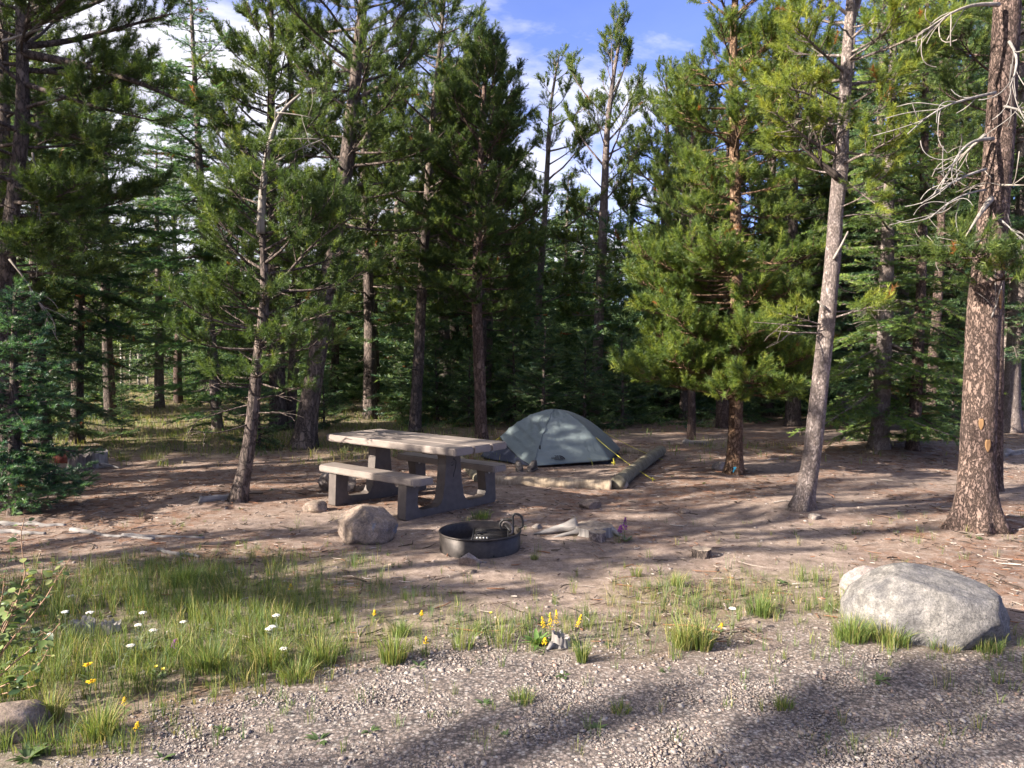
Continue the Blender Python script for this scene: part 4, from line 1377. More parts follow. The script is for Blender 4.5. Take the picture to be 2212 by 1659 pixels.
def build_table():
    tx, ty, yaw = -1.098, 8.48, -0.70
    z0 = float(gz(tx, ty)) - 0.01
    L, W, H, b0, bw, bl, Hb, sx = 2.10, 0.81, 0.735, 0.455, 0.25, 1.62, 0.44, 0.565
    m, nt, b = newmat('brown recycled plastic')
    n1 = noise(nt, 5, 6, 0.6)
    n2 = noise(nt, 120, 3, 0.6, stretch=(0.15, 1, 1))
    r = ramp(nt, [(0.3, (0.15, 0.124, 0.108)), (0.7, (0.21, 0.178, 0.158))], n1.outputs['Fac'])
    r2 = ramp(nt, [(0.3, (0.85,) * 3), (0.7, (1.1,) * 3)], n2.outputs['Fac'])
    nt.links.new(mixc(nt, 1, r.outputs[0], r2.outputs[0], 'MULTIPLY'), b.inputs['Base Color'])
    b.inputs['Roughness'].default_value = 0.5; b.inputs['Specular IOR Level'].default_value = 0.45
    bump(nt, b, n2.outputs['Fac'], 0.15, 0.003)
    ml = mat_plain('dark brown leg plastic', (0.078, 0.064, 0.057), 0.55, 0.4, 0, 14, 0.22, 0.2)
    t = thing('picnic_table', 'brown plank topped picnic table with two attached benches, sunlit in patches', 'picnic table', (tx, ty, z0), None, yaw)
    th = 0.075
    # table top: three boards with a narrow gap
    bms = []
    pw = W / 3
    for k in range(3):
        y0 = -W / 2 + k * pw + (0.004 if k else 0); y1 = -W / 2 + (k + 1) * pw - (0.004 if k < 2 else 0)
        c = 0.035
        pl = [(-L / 2, y0), (L / 2, y0), (L / 2, y1), (-L / 2, y1)]
        if k == 0: pl = [(-L / 2, y0 + c), (-L / 2 + c, y0), (L / 2 - c * .4, y0), (L / 2, y0 + c * .4), (L / 2, y1), (-L / 2, y1)]
        if k == 2: pl = [(-L / 2, y0), (L / 2, y0), (L / 2, y1 - c), (L / 2 - c, y1), (-L / 2 + c, y1), (-L / 2, y1 - c)]
        bms.append(prism(pl, H - th, H, lambda a, bb, h: (a, bb, h), 0.012, 2))
    link('tabletop', bm_mesh('tabletop', join_bm(bms), m), t)
    for s in (-1, 1):
        ya, yb = sorted((s * b0, s * (b0 + bw)))
        c = 0.06
        if s < 0:
            pl = [(-bl / 2, ya + c), (-bl / 2 + c, ya), (bl / 2 - c, ya), (bl / 2, ya + c), (bl / 2, yb - .02), (bl / 2 - .02, yb), (-bl / 2 + .02, yb), (-bl / 2, yb - .02)]
        else:
            pl = [(-bl / 2, ya + .02), (-bl / 2 + .02, ya), (bl / 2 - .02, ya), (bl / 2, ya + .02), (bl / 2, yb - c), (bl / 2 - c, yb), (-bl / 2 + c, yb), (-bl / 2, yb - c)]
        link('bench_seat', bm_mesh('bench_seat', prism(pl, Hb - 0.07, Hb, lambda a, bb, h: (a, bb, h), 0.011, 2), m), t)
    # the two one-piece supports: ground rail, centre pedestal, bench posts
    vo, vi = b0 + bw - 0.03, b0 + 0.035
    bolt_m = mat_plain('zinc bolt', (0.35, 0.35, 0.36), 0.4, .5, .8)
    half = [(0.0, 0.0), (vo - .02, 0.0), (vo + .004, 0.02), (vo - .012, Hb - .072), (vi, Hb - .072), (vi + .025, .16), (vi + .005, .105), (vi - .04, .085), (.235, .085), (.19, .105), (.158, .16),
            (.128, .32), (.112, .50), (.108, .575), (.125, .61), (.17, .625), (.33, .635), (.36, .655), (.362, H - th - .002), (0, H - th - .002)]
    poly = half + [(-a, bb) for a, bb in half[::-1] if a > 1e-6]
    for s in (-1, 1):
        bmz = prism(poly, s * sx - .062, s * sx + .062, lambda a, bb, h: (h, a, bb), 0.012, 2)
        sp = link('support', bm_mesh('support', bmz, ml), t)
        for vv, zz in ((.24, .66), (-.24, .66), (vi + .07, Hb - .095), (-vi - .07, Hb - .095)):
            mb = MB()
            tube(mb, [(s * sx - .072, vv, zz), (s * sx + .072, vv, zz)], .014, 8)
            link('bolt', mb.mesh('bolt', bolt_m), sp)
        if s > 0:
            # black scrawl on the outer face of the near pedestal
            mk = MB()
            X = s * sx + .0628
            pc = lambda cx, cy: (X, ((cx - 790) / 810) * .2, .62 - (cy - 400) / 1250 * .40)
            for st in ([(765, 610), (840, 575), (870, 640), (940, 660), (950, 760), (905, 920), (850, 1020), (800, 1110), (775, 1200)], [(660, 720), (720, 690), (790, 680)],
                       [(680, 830), (690, 770), (720, 760), (730, 820)], [(760, 810), (775, 750), (800, 740)], [(800, 620), (850, 600)]):
                pts = resample(np.array([pc(*p) for p in st]), .008, 1)
                tube(mk, pts, .0042 if len(st) > 6 else .0028, 5)
            link('paint_mark', mk.mesh('paint_mark', mat_plain('black marker', (0.012, 0.011, 0.012), .6)), sp)
    return t


def rock(name, label, l, r, top, base, mat, seed, depth=0.8, planes=8, rough=0.09, cat='rock', group=None, sink=0.28, sub=None, custom=None, flatness=(.55, .9)):
    rng = np.random.default_rng(seed)
    g = ground_at((l + r) / 2, base)
    Wd = (r - l) / F * g[1] * 1.02
    D = Wd * depth
    d = unit(np.array([g[0], g[1], 0]))
    c = g + d * D * 0.42
    c[2] = float(gz(c[0], c[1]))
    H = at_depth((l + r) / 2, top, c[1])[2] - c[2]
    v = (ico(5)[0] if sub is None else ico(sub)[0]).copy(); f = ico(5 if sub is None else sub)[1]
    pls = custom or [(unit(rng.normal(0, 1, 3) * [1, 1, .8]), rng.uniform(*flatness)) for _ in range(planes)]
    for n_, o in pls:
        n_ = unit(np.array(n_, float))
        dd = np.maximum(0, v @ n_ - o)
        v = v - (dd * 0.94)[:, None] * n_
    v = v * (1 + rough * fbm(v * 1.7, seed, 3) + rough * 0.55 * fbm(v * 5, seed + 3, 4) + rough * .28 * fbm(v * 15, seed + 5, 4))[:, None]
    lo, hi = v.min(0), v.max(0)
    v = (v - (lo + hi) / 2) / (hi - lo) * 2
    v[:, 0] *= Wd / 2; v[:, 1] *= D / 2
    tot = H * (1 + sink)
    v[:, 2] = (v[:, 2] + 1) / 2 * tot - H * sink
    a = math.atan2(-g[0], g[1])
    mb = MB()
    mb.add(v, None, f)
    o = link(name, mb.mesh(name, mat), None, c)
    o.rotation_euler = (0, 0, a)
    tag(o, label, cat, group)
    return o


def build_rocks():
    grey = mat_rock('grey granite', (0.075, 0.073, 0.073), (0.14, 0.137, 0.135), (0.23, 0.222, 0.215), 17, bstr=.9)
    tan = mat_rock('tan granite', (0.11, 0.09, 0.073), (0.19, 0.15, 0.12), (0.29, 0.235, 0.195), 11, lich=(0.12, 0.13, 0.15))
    white = mat_rock('pale quartz', (0.14, 0.118, 0.11), (0.23, 0.2, 0.19), (0.33, 0.3, 0.29), 14)
    chalk = mat_rock('pale limestone rock', (0.13, 0.112, 0.1), (0.21, 0.185, 0.168), (0.3, 0.27, 0.25), 8)
    rust = mat_rock('rust red rock', (0.15, 0.045, 0.03), (0.26, 0.08, 0.05), (0.34, 0.13, 0.08), 8)
    rock('boulder', 'big smooth grey boulder on the gravel at the right', 1818, 2166, 1228, 1390, grey, 4, .72, rough=.06, cat='boulder',
         sink=.75, custom=[((0.8, -.45, -.4), .76), ((.95, -.1, .15), .88), ((.25, -.1, 1), .80), ((-.6, -.2, .75), .93)])
    rock('boulder', 'tan speckled boulder between the picnic table and the fire ring', 729, 861, 1093, 1176, tan, 12, .85, rough=.085, cat='boulder', planes=0,
         custom=[((-.65, -.2, .85), .62), ((.6, -.25, .75), .60), ((-.9, -.4, .1), .7), ((.75, -.6, .1), .72), ((0, -1, .25), .72), ((.2, 0, 1), .72), ((.45, -.8, .5), .7)])
    rock('rock', 'white faced rock behind the far leg of the picnic table', 688, 768, 1003, 1064, chalk, 23, .8, 8, .08)
    rock('rock', 'small angular white rock leaning on the fire ring', 990, 1041, 1192, 1227, white, 31, .75, 9, .06, flatness=(.35, .7))
    rock('rock', 'white rock half hidden behind the big grey boulder', 1815, 1915, 1220, 1298, white, 37, .7, 7, .07, flatness=(.45, .8))
    rock('rock', 'flat rock in the dirt between the tent pad and the fire ring', 1250, 1300, 1079, 1100, tan, 41, .8, 7, .06)
    rock('boulder', 'pinkish boulder cut by the lower left corner of the picture', -50, 112, 1508, 1605, tan, 47, .9, 8, .06, cat='boulder')
    rock('rock', 'rust red rock behind the twin stumps', 118, 160, 974, 1000, rust, 53, .8, 7, .07)
    rock('rock', 'fist sized pale stone at the corner of the tent pad logs', 1328, 1358, 1037, 1056, chalk, 59, .8, 6, .07, sub=3)
    sp = [(1018, 1238, 12), (1160, 1140, 12), (1630, 1345, 9), (70, 1070, 12), (630, 1360, 18), (445, 1355, 14), (1480, 1108, 12), (1760, 1120, 14), (545, 1250, 10), (1555, 1010, 18), (1345, 1165, 10), (905, 1105, 8), (680, 1100, 26)]
    lab = ['thumb sized stone in front of the fire ring|bit of pale stone left of the flat cut stump|small stone below the tall grass at the centre right|small stone under the low fir|pale stone in the grass near the white flowers|dull stone in the weeds left of the white flowers|small stone on the open dirt right of the fire ring|small stone at the foot of the leaning grey pine|small stone in the grass by the dark green tuft|pinkish stone at the foot of the orange barked pine|pale stone under the purple flower|small stone by the bench leg|flat pale stone left of the tan boulder'][0].split('|')
    for k, (px, py, w) in enumerate(sp):
        rock('stone', lab[k], px - w, px + w, py - w * .75, py + w * .3, chalk if k % 2 else tan, 70 + k, .8, 6, .08, sub=3, group='small stones on the ground', cat='stone')


def build_fire_ring():
    gf = ground_at(1037, 1208)
    r, H = 0.345, 0.165
    d = unit(np.array([gf[0], gf[1], 0]))
    c = gf + d * r
    c[2] = float(gz(c[0], c[1])) - 0.015
    steel = mat_plain('sooty rolled steel', (0.034, 0.028, 0.025), 0.55, 0.4, 0.35, 22, .45, .2)
    soot = mat_plain('soot black steel', (0.014, 0.013, 0.014), 0.6, 0.35, 0.2, 40, .3, .2)
    bar = mat_plain('black grate bar', (0.02, 0.019, 0.02), 0.5, 0.4, 0.3, 40, .3, .1)
    t = thing('fire_ring', 'low round black steel fire ring with a flip up grate and looped handles', 'fire ring', c)
    n = 72
    a = np.arange(n) / n * 2 * PI
    mb = MB()
    prof = [(r, -.05), (r, H - .004), (r - .006, H), (r - .008, H - .004), (r - .008, -.05)]
    V = np.array([[pr * math.cos(x), pr * math.sin(x), z] for pr, z in prof for x in a])
    q = [[i * n + j, i * n + (j + 1) % n, (i + 1) * n + (j + 1) % n, (i + 1) * n + j] for i in range(4) for j in range(n)]
    mb.add(V, q)
    w = link('wall', mb.mesh('wall', steel), t)
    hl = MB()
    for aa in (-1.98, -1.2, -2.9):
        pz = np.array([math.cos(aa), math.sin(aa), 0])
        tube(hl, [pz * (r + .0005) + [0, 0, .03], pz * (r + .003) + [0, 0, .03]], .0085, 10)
    link('vent_hole', hl.mesh('vent_hole', mat_plain('vent dark', (0.004, 0.004, 0.004), .9)), w)  # holes are near-black discs on the wall, their inner shade given as colour
    mb = MB()
    x = np.arange(n + 1) / n * 2 * PI
    tube(mb, np.stack([(r + .004) * np.cos(x), (r + .004) * np.sin(x), np.full(n + 1, H)], -1), .0085, 8, cap=False)
    link('rim', mb.mesh('rim', steel), t)
    mb = MB()
    rr = np.linspace(0, r - .01, 7)
    V = [[0, 0, .03]]
    for k in range(1, 7):
        for x in a[::3]:
            V.append([rr[k] * math.cos(x), rr[k] * math.sin(x), .03 + .02 * math.sin(5 * x + k) * (k < 6) * .5])
    m3 = len(a[::3])
    tr = [[0, 1 + j, 1 + (j + 1) % m3] for j in range(m3)]
    q = [[1 + i * m3 + j, 1 + i * m3 + (j + 1) % m3, 1 + (i + 1) * m3 + (j + 1) % m3, 1 + (i + 1) * m3 + j] for i in range(5) for j in range(m3)]
    mb.add(V, q, tr)
    link('ash_bed', mb.mesh('ash_bed', mat_plain('ash and charcoal', (0.035, 0.033, 0.034), .95, .1, 0, 18, .6, .8)), t)
    # flip grate: frame with bars, hinged on the right of the ring, lying just below the rim
    P = lambda px, py, dy: at_depth(px, py, c[1] + dy) - c
    g = MB()
    zg = H - .035
    for k in range(9):
        y = -.20 + k * .05
        tube(g, [(-.06, y, zg), (.24, y, zg)], .005, 6)
    for xx in (-.06, .24):
        tube(g, [(xx, -.21, zg), (xx, .21, zg)], .007, 6)
    link('grate', g.mesh('grate', bar), t)
    h = MB()
    tube(h, resample([P(1108, 1150, .05), P(1108, 1113, .05), P(1112, 1109.5, .05), P(1120, 1110.5, .05), P(1127, 1117, .05), P(1129.5, 1127, .05), P(1129, 1138, .05), P(1121, 1141, .05)], .008, 1), .010, 8)
    link('handle', h.mesh('handle', bar), t)
    h = MB()
    tube(h, resample([P(1083, 1144, .12), P(1079, 1135, .12), P(1081, 1128, .12), P(1087, 1123, .11), P(1096, 1121.5, .1), P(1107, 1121, .06)], .008, 1), .009, 8)
    zc = resample([P(1087, 1123, .11), P(1106, 1121, .06)], .004, 0)
    for k in range(0, len(zc), 3):
        x = np.arange(9) / 8 * 2 * PI
        tube(h, zc[k] + np.stack([np.zeros(9), np.cos(x) * .011, np.sin(x) * .011], -1), .004, 5, cap=False)
    link('handle', h.mesh('handle', bar), t)
    h = MB()
    steel2 = mat_plain('worn steel bar', (0.11, 0.095, 0.09), .5, .4, .5, 40, .3, .1)
    tube(h, resample([P(1085, 1136, -.02), P(1087, 1129, -.03), P(1093, 1127, -.04), P(1102, 1131, -.06), P(1107, 1139, -.08), P(1106.5, 1152, -.1), P(1099, 1155, -.1)], .008, 1), .009, 8)
    link('handle', h.mesh('handle', steel2), t)
    h = MB()
    tube(h, [P(1092, 1134, .08), P(1103, 1148, 0)], .008, 6)
    tube(h, [(-.1, -.1, zg - .05), (-.02, -.02, zg + .02), (.06, .02, zg + .015)], .006, 6)
    link('brace', h.mesh('brace', bar), t)
    # pale worn teeth of the grate support
    h = MB()
    for k in range(4):
        p0 = np.array([-.02 + .028 * k, -.12, zg - .012])
        tube(h, [p0, p0 + [0, 0, .022]], .008, 6)
    tube(h, [(-.055, -.12, zg - .01), (-.025, -.12, zg - .006)], .006, 6)
    link('notch_bar', h.mesh('notch_bar', mat_plain('bare worn steel', (0.4, 0.39, 0.37), .4, .5, .7, 40, .2, 0)), t)
    # sand heaped against its foot
    return t


def build_tent():
    NR, VS, NL = ground_at(1325, 1004), ground_at(1150, 1011), ground_at(1038, 990)
    lv = unit((NR - NL) * [1, 1, 0]); pv = np.array([-lv[1], lv[0], 0])
    dv = pv * 1.12
    FR, FL = NR + dv, NL + dv
    ctr = (NR + NL + FR + FL) / 4
    H = at_depth(1192, 884, ctr[1])[2] - ctr[2]
    apex = ctr + [0, 0, H]
    fly = mat_plain('blue grey tent fabric', (0.14, 0.173, 0.18), 0.42, 0.45, 0, 5, .06, 0)
    nt = fly.node_tree; b = nt.nodes['Principled BSDF']
    w1 = noise(nt, 3.2, 6, .62, stretch=(1, 1, .55), dist=1.4)
    w2 = noise(nt, 14, 4, .6, stretch=(1, 1, .4), dist=.8)
    bump(nt, b, mixc(nt, .3, w1.outputs['Color'], w2.outputs['Color']), .55, .05)
    tr = N(nt, 'ShaderNodeBsdfTranslucent'); tr.inputs['Color'].default_value = (.2, .26, .29, 1)
    mx = N(nt, 'ShaderNodeMixShader'); mx.inputs[0].default_value = .12
    nt.links.new(b.outputs[0], mx.inputs[1]); nt.links.new(tr.outputs[0], mx.inputs[2])
    nt.links.new(mx.outputs[0], nt.nodes['Material Output'].inputs['Surface'])
    grey = mat_plain('grey tent fabric', (0.12, 0.135, 0.135), .5, .4, 0, 6, .1, 0)
    navy = mat_plain('dark navy inner fabric', (0.03, 0.035, 0.055), .7, .3, 0, 9, .35, .3)
    black = mat_plain('black tape', (0.015, 0.015, 0.018), .6, .3)
    yel = mat_plain('yellow cord', (0.42, 0.38, 0.05), .6, .3, 0, 60, .15, 0)
    t = thing('tent', 'blue grey dome tent with a zipped rain fly on the log edged pad', 'tent', ctr)
    ctr0 = ctr.copy()

    def arc(corner):
        def f(s):
            s = np.asarray(s, float)
            p = ctr + (corner - ctr) * s[..., None]
            p[..., 2] = ctr[2] + (corner[2] - ctr[2]) * s + H * (1 - s ** 1.9)
            return p
        return f
    aNR, aNL, aFR, aFL = arc(NR), arc(NL), arc(FR), arc(FL)

    def seam(s):
        s = np.asarray(s, float)
        p = ctr + (VS - ctr) * s[..., None]
        p[..., 2] = ctr[2] + H * (1 - s ** 1.28) + (VS[2] - ctr[2]) * s
        return p

    def panel(mb, fa, fb, sa, sb, ns=40, ntt=30, sag=0.0, seed=0, crease=(), amp=.012):
        s = np.linspace(0.0, 1, ns)[:, None] * np.ones((1, ntt)); u = np.linspace(0, 1, ntt)[None] * np.ones((ns, 1))
        sm = sa + (sb - sa) * u
        A, B = fa(s * sm), fb(s * sm)
        P = A + (B - A) * u[..., None]
        bul = np.sin(PI * u) * np.sin(PI * np.clip(s * 0.9 + .05, 0, 1))
        out = unit(P - (ctr + [0, 0, .1]))
        k = sag * bul + amp * bul ** .5 * fbm(np.stack([u * 3, s * 6, u * 0], -1), seed, 4)
        k = k + amp * .9 * bul ** .5 * np.sin((u * 2.2 - s * 3.4 + .3 * np.sin(s * 7)) * 5) * fbm(np.stack([u * 2, s * 2, u * 0 + 5], -1), seed + 9, 2)
        for c0, a0 in crease:
            k = k - a0 * np.exp(-((s - c0 - .015 * np.sin(u * 9)) / .012) ** 2) * np.sin(PI * np.clip(u, 0, 1)) ** .4 + a0 * .8 * np.exp(-((s - c0 + .05) / .03) ** 2)
        P = P + out * k[..., None]
        i = (np.arange(ns - 1)[:, None] * ntt + np.arange(ntt - 1)[None]).ravel()
        mb.add(P.reshape(-1, 3) - ctr0, np.stack([i, i + 1, i + ntt + 1, i + ntt], -1))
        return P
    mb = MB()
    panel(mb, seam, aNR, .975, .955, sag=-.03, seed=3, amp=.04, crease=((.60, .008), (.8, .01)))
    panel(mb, aNL, seam, .74, .985, sag=-.015, seed=5, crease=((.50, .016), (.72, .018), (.87, .02)), amp=.03)
    panel(mb, aFL, aNL, .74, .74, sag=-.02, seed=7)
    panel(mb, aFR, aFL, .93, .74, sag=-.02, seed=8)
    f = link('rain_fly', mb.mesh('rain_fly', fly), t)
    so = f.modifiers.new('thick', 'SOLIDIFY'); so.thickness = .004; so.offset = 0
    mb = MB(); panel(mb, aNR, aFR, .955, .93, sag=-.03, seed=9)
    f2 = link('end_panel', mb.mesh('end_panel', grey), t)
    so = f2.modifiers.new('thick', 'SOLIDIFY'); so.thickness = .004; so.offset = 0
    # seam tape, zip pulls and hem
    mb = MB()
    ss = np.linspace(.03, .98, 40)
    sp = seam(ss) + unit(seam(ss) - ctr)[:, :] * .006
    tube(mb, sp - ctr0 + np.stack([.006 * np.sin(ss * 31), 0 * ss, 0 * ss], -1), .009, 6)
    link('zip_seam', mb.mesh('zip_seam', mat_plain('seam tape', (0.10, 0.125, 0.14), .5)), t)
    mb = MB()
    for s_, n_ in ((.72, 1), (.93, 1)):
        p = seam(np.array(s_)) + pv * -.02 + lv * .02 - ctr0
        tube(mb, [p + [0, 0, .03], p - [0, 0, .03]], .012, 6)
    link('toggle', mb.mesh('toggle', black), t)
    mb = MB()
    uu = np.linspace(0, 1, 24)
    e1 = aNL(np.full(24, .74)) * (1 - uu)[:, None] + seam(np.full(24, .985)) * uu[:, None]
    smx = .74 + (.985 - .74) * uu
    e1 = aNL(smx) * (1 - uu)[:, None] + seam(smx) * uu[:, None]
    smx = .975 + (.955 - .975) * uu
    e2 = seam(smx) * (1 - uu)[:, None] + aNR(smx) * uu[:, None]
    tube(mb, e1 - ctr0, .006, 5); tube(mb, e2 - ctr0 + [0, 0, -.003], .006, 5)
    link('hem', mb.mesh('hem', black), t)
    # dark inner tent under the fly, its sagging door cloth at the left
    mb = MB()

    def inner(fa):
        return lambda s: ctr + (fa(s) - ctr) * .93 + [0, 0, -.012]
    for fa, fb in ((aNL, aNR), (aNR, aFR), (aFR, aFL), (aFL, aNL)):
        panel(mb, inner(fa), inner(fb), 1.02, 1.02, ns=24, ntt=20, sag=-.05, seed=12, amp=.02)
    link('inner_tent', mb.mesh('inner_tent', navy), t)
    mb = MB()
    ns, ntt = 22, 22
    A0, A1 = NL + [0, 0, .03], aNL(np.array(.80))
    B0, B1 = VS + pv * .10 - lv * .06 + [0, 0, .02], (seam(np.array(.8)) + pv * .12)
    G = np.zeros((ns, ntt, 3))
    for i in range(ns):
        for j in range(ntt):
            s, u = i / (ns - 1), j / (ntt - 1)
            p = (A0 * (1 - s) + A1 * s) * (1 - u) + (B0 * (1 - s) + B1 * s) * u
            p = p - pv * (.07 * math.sin(PI * u) * (1 - s) + .03 * math.sin(9 * u + 5 * s) * (1 - s * .6)) + np.array([0, 0, .03 * math.sin(7 * u + 3 * s) * s * (1 - s) * 2])
            G[i, j] = p
    G[..., 2] = np.maximum(G[..., 2], ctr[2] + .008)
    ii = (np.arange(ns - 1)[:, None] * ntt + np.arange(ntt - 1)[None]).ravel()
    mb.add(G.reshape(-1, 3) - ctr0, np.stack([ii, ii + 1, ii + ntt + 1, ii + ntt], -1))
    dc = link('door_cloth', mb.mesh('door_cloth', navy), t)
    so = dc.modifiers.new('thick', 'SOLIDIFY'); so.thickness = .006; so.offset = 0
    # guy lines and stakes
    def cord(p0, p1, r=.004):
        c_ = MB()
        q = np.linspace(0, 1, 12)[:, None]
        P = np.asarray(p0) * (1 - q) + np.asarray(p1) * q
        P[:, 2] -= .03 * np.sin(PI * q[:, 0])
        tube(c_, P - ctr0, r, 5)
        link('guy_line', c_.mesh('guy_line', yel), t)
    pR = aNR(np.array(.70)) + lv * .02
    cord(pR, ground_at(1410, 1039) + [0, 0, .02], .0045)
    cord(aFR(np.array(.68)), ground_at(1432, 996) + [0, 0, .02], .004)
    cord(aNL(np.array(.74)), ground_at(1040, 966) + [0, 0, .02], .004)
    cord(aFL(np.array(.70)), ground_at(1048, 960) + [0, 0, .02], .0045)
    for p, sgn in ((NR, 1), (VS, 0), (ground_at(1410, 1039), 0)):
        s_ = MB()
        tube(s_, [p - ctr0 + [0, 0, -.04], p - ctr0 + lv * .02 * sgn + [0, 0, .05]], .009, 6)
        tube(s_, [p - ctr0 + [-.03, 0, .035], p - ctr0 + [.03, -.02, .02]], .007, 5)
        if sgn: tube(s_, [p - ctr0 + [0, 0, .1], p - ctr0 + [.01, -.01, .0]], .01, 5)
        link('stake', s_.mesh('stake', yel), t)
    # printed mark: three lines of letters and a quarter dome of three bands
    best = None
    for s in np.linspace(.6, .96, 60):
        for u in np.linspace(.02, .9, 60):
            P = seam(np.array(s)) * (1 - u) + aNR(np.array(s)) * u
            v = P - CAM
            z = v @ FWD
            qx, qy = PW / 2 + F * v[0] / z, PH / 2 - F * (v @ UPV) / z
            e = (qx - 1206) ** 2 + (qy - 990) ** 2
            if best is None or e < best[0]: best = (e, s, u, P)
    _, s, u, P = best
    Pu = (seam(np.array(s)) * (1 - u - .02) + aNR(np.array(s)) * (u + .02)) - P
    sx_ = unit(Pu)
    Ps = (seam(np.array(s - .03)) * (1 - u) + aNR(np.array(s - .03)) * u) - P
    nn = unit(np.cross(sx_, Ps)); up_ = unit(np.cross(nn, sx_))
    if nn @ (CAM - P) < 0: nn = -nn
    lm = MB()
    toW = lambda a, b_, o=.014: P - ctr0 + sx_ * a + up_ * b_ + nn * o
    fs = .034
    for k, word in enumerate(('THE', 'NORTH', 'FACE')):
        cu = bpy.data.curves.new('t', 'FONT'); cu.body = word; cu.size = fs; cu.align_x = 'RIGHT'; cu.extrude = .001; cu.resolution_u = 2; cu.offset = .0012
        ob = bpy.data.objects.new('t', cu); COL.objects.link(ob)
        bpy.context.view_layer.update()
        me = bpy.data.meshes.new_from_object(ob.evaluated_get(bpy.context.evaluated_depsgraph_get()))
        bpy.data.objects.remove(ob)
        co = np.array([v.co[:] for v in me.vertices])
        me.calc_loop_triangles()
        tri = np.array([lt.vertices[:] for lt in me.loop_triangles])
        V = np.array([toW(c[0] + .012, c[1] + .022 - k * .029, .014 + c[2]) for c in co])
        lm.add(V, None, tri)
        bpy.data.meshes.remove(me)
    for r0, r1 in ((.0, .02), (.027, .047), (.054, .078)):
        a = np.linspace(0, PI / 2, 14)
        V = [toW(.020 + r * math.cos(x), -.036 + r * math.sin(x), o) for o in (.013, .015) for r in (r0, r1) for x in a]
        n = 14
        q = [[2 * n + j, 3 * n + j, 3 * n + j + 1, 2 * n + j + 1] for j in range(n - 1)] + [[j, j + 1, n + j + 1, n + j] for j in range(n - 1)] + \
            [[n + j, n + j + 1, 3 * n + j + 1, 3 * n + j] for j in range(n - 1)]
        lm.add(V, q)
    link('logo', lm.mesh('logo', mat_plain('printed black', (0.012, 0.013, 0.02), .5, .3, 0, 30, .1, 0), smooth=False), t)
    return t


def log_between(label, p0, p1, r0, r1, mat, seed, name='log', cat='log', group=None, lift=.35, n=40, noise_=.08):
    p0, p1 = np.array(p0, float), np.array(p1, float)
    u = np.linspace(0, 1, n)[:, None]
    P = p0 * (1 - u) + p1 * u
    P[:, 2] = gz(P[:, 0], P[:, 1]) + (r0 + (r1 - r0) * u[:, 0]) * lift
    rng = np.random.default_rng(seed)
    P[:, :2] += .012 * fbm(np.stack([u[:, 0] * 3, u[:, 0] * 0 + seed, u[:, 0] * 0], -1), seed, 2)[:, None]
    if name == 'fallen_branch':
        ln = np.linalg.norm(P[-1] - P[0])
        P[:, 1] += ln * .07 * fbm(np.stack([u[:, 0] * 4, u[:, 0] * 0 + seed * 3, u[:, 0] * 0], -1), seed + 4, 3)
        P[:, 2] += r1 * .8 * fbm(np.stack([u[:, 0] * 5, u[:, 0] * 0 + seed * 2, u[:, 0] * 0], -1), seed + 8, 2)
    mb = MB()
    o = P[0].copy()
    # lengthwise along local z, so that the grain follows the log
    rot = Vector(P[-1] - P[0]).to_track_quat('Z', 'Y')
    RM = np.array(rot.to_matrix())
    tube(mb, (P - o) @ RM, np.linspace(r0, r1, n), 16, noise=noise_, seed=seed, nscale=7)
    ob = link(name, mb.mesh(name, mat), None, o)
    ob.rotation_mode = 'QUATERNION'; ob.rotation_quaternion = rot
    tag(ob, label, cat, group)
    return ob


def build_logs():
    lg = mat_wood('tan log', (0.14, 0.112, 0.08), (0.25, 0.203, 0.15), (0.36, 0.3, 0.23), 7, (.35, .35, 1))
    gl = mat_wood('greenish grey log', (0.09, 0.08, 0.06), (0.165, 0.15, 0.112), (0.25, 0.23, 0.175), 7, (.35, .35, 1))
    G = 'logs edging the tent pad'
    log_between('long peeled log along the front of the tent pad', ground_at(1060, 1043), ground_at(1322, 1056), .075, .085, lg, 1, group=G, lift=.3)
    log_between('thick peeled log running diagonally along the right side of the tent pad', ground_at(1335, 1056), ground_at(1427, 984), .088, .088, gl, 2, group=G, lift=.9)
    log_between('half buried log along the back of the tent pad', ground_at(1300, 975), ground_at(1405, 981), .07, .07, lg, 3, group=G, lift=.3)
    log_between('half buried log at the left side of the tent pad behind the table', ground_at(1035, 1040), ground_at(985, 985), .07, .07, gl, 4, group=G, lift=.3)
    W = GREYWOOD
    B = 'fallen branches on the forest floor'
    fb = [('grey fallen branch at the left edge below the low fir', (-20, 1132), (140, 1136), .035, .02), ('thinner grey branch lying just below the other at the left edge', (-20, 1150), (95, 1156), .028, .014),
          ('forked grey branch lying left of the tan boulder', (150, 1148), (330, 1168), .026, .014), ('bleached branch with a broken end in the dirt left of the tan boulder', (270, 1158), (440, 1164), .024, .01),
          ('short broken branch in the grass above the dark green tuft', (340, 1190), (430, 1206), .02, .012), ('fallen trunk on the sunlit grass behind the left end of the table', (790, 858), (850, 848), .16, .13),
          ('dark fallen log at the far left behind the pale stemmed fir', (655, 868), (735, 872), .12, .1), ('grey fallen log in shade left of the orange barked pine', (1478, 957), (1535, 961), .06, .04),
          ('pale fallen log at the right edge behind the thick trunk', (2160, 985), (2230, 978), .07, .06), ('old root lying at the foot of the leaning pine left of the table', (432, 1083), (505, 1078), .05, .035)]
    for k, (lab, a, b, r0, r1) in enumerate(fb):
        log_between(lab, ground_at(*a), ground_at(*b), r0, r1, W if k not in (5, 7) else DEADWOOD, 20 + k, 'fallen_branch', 'branch', B, .35, 34, .45)


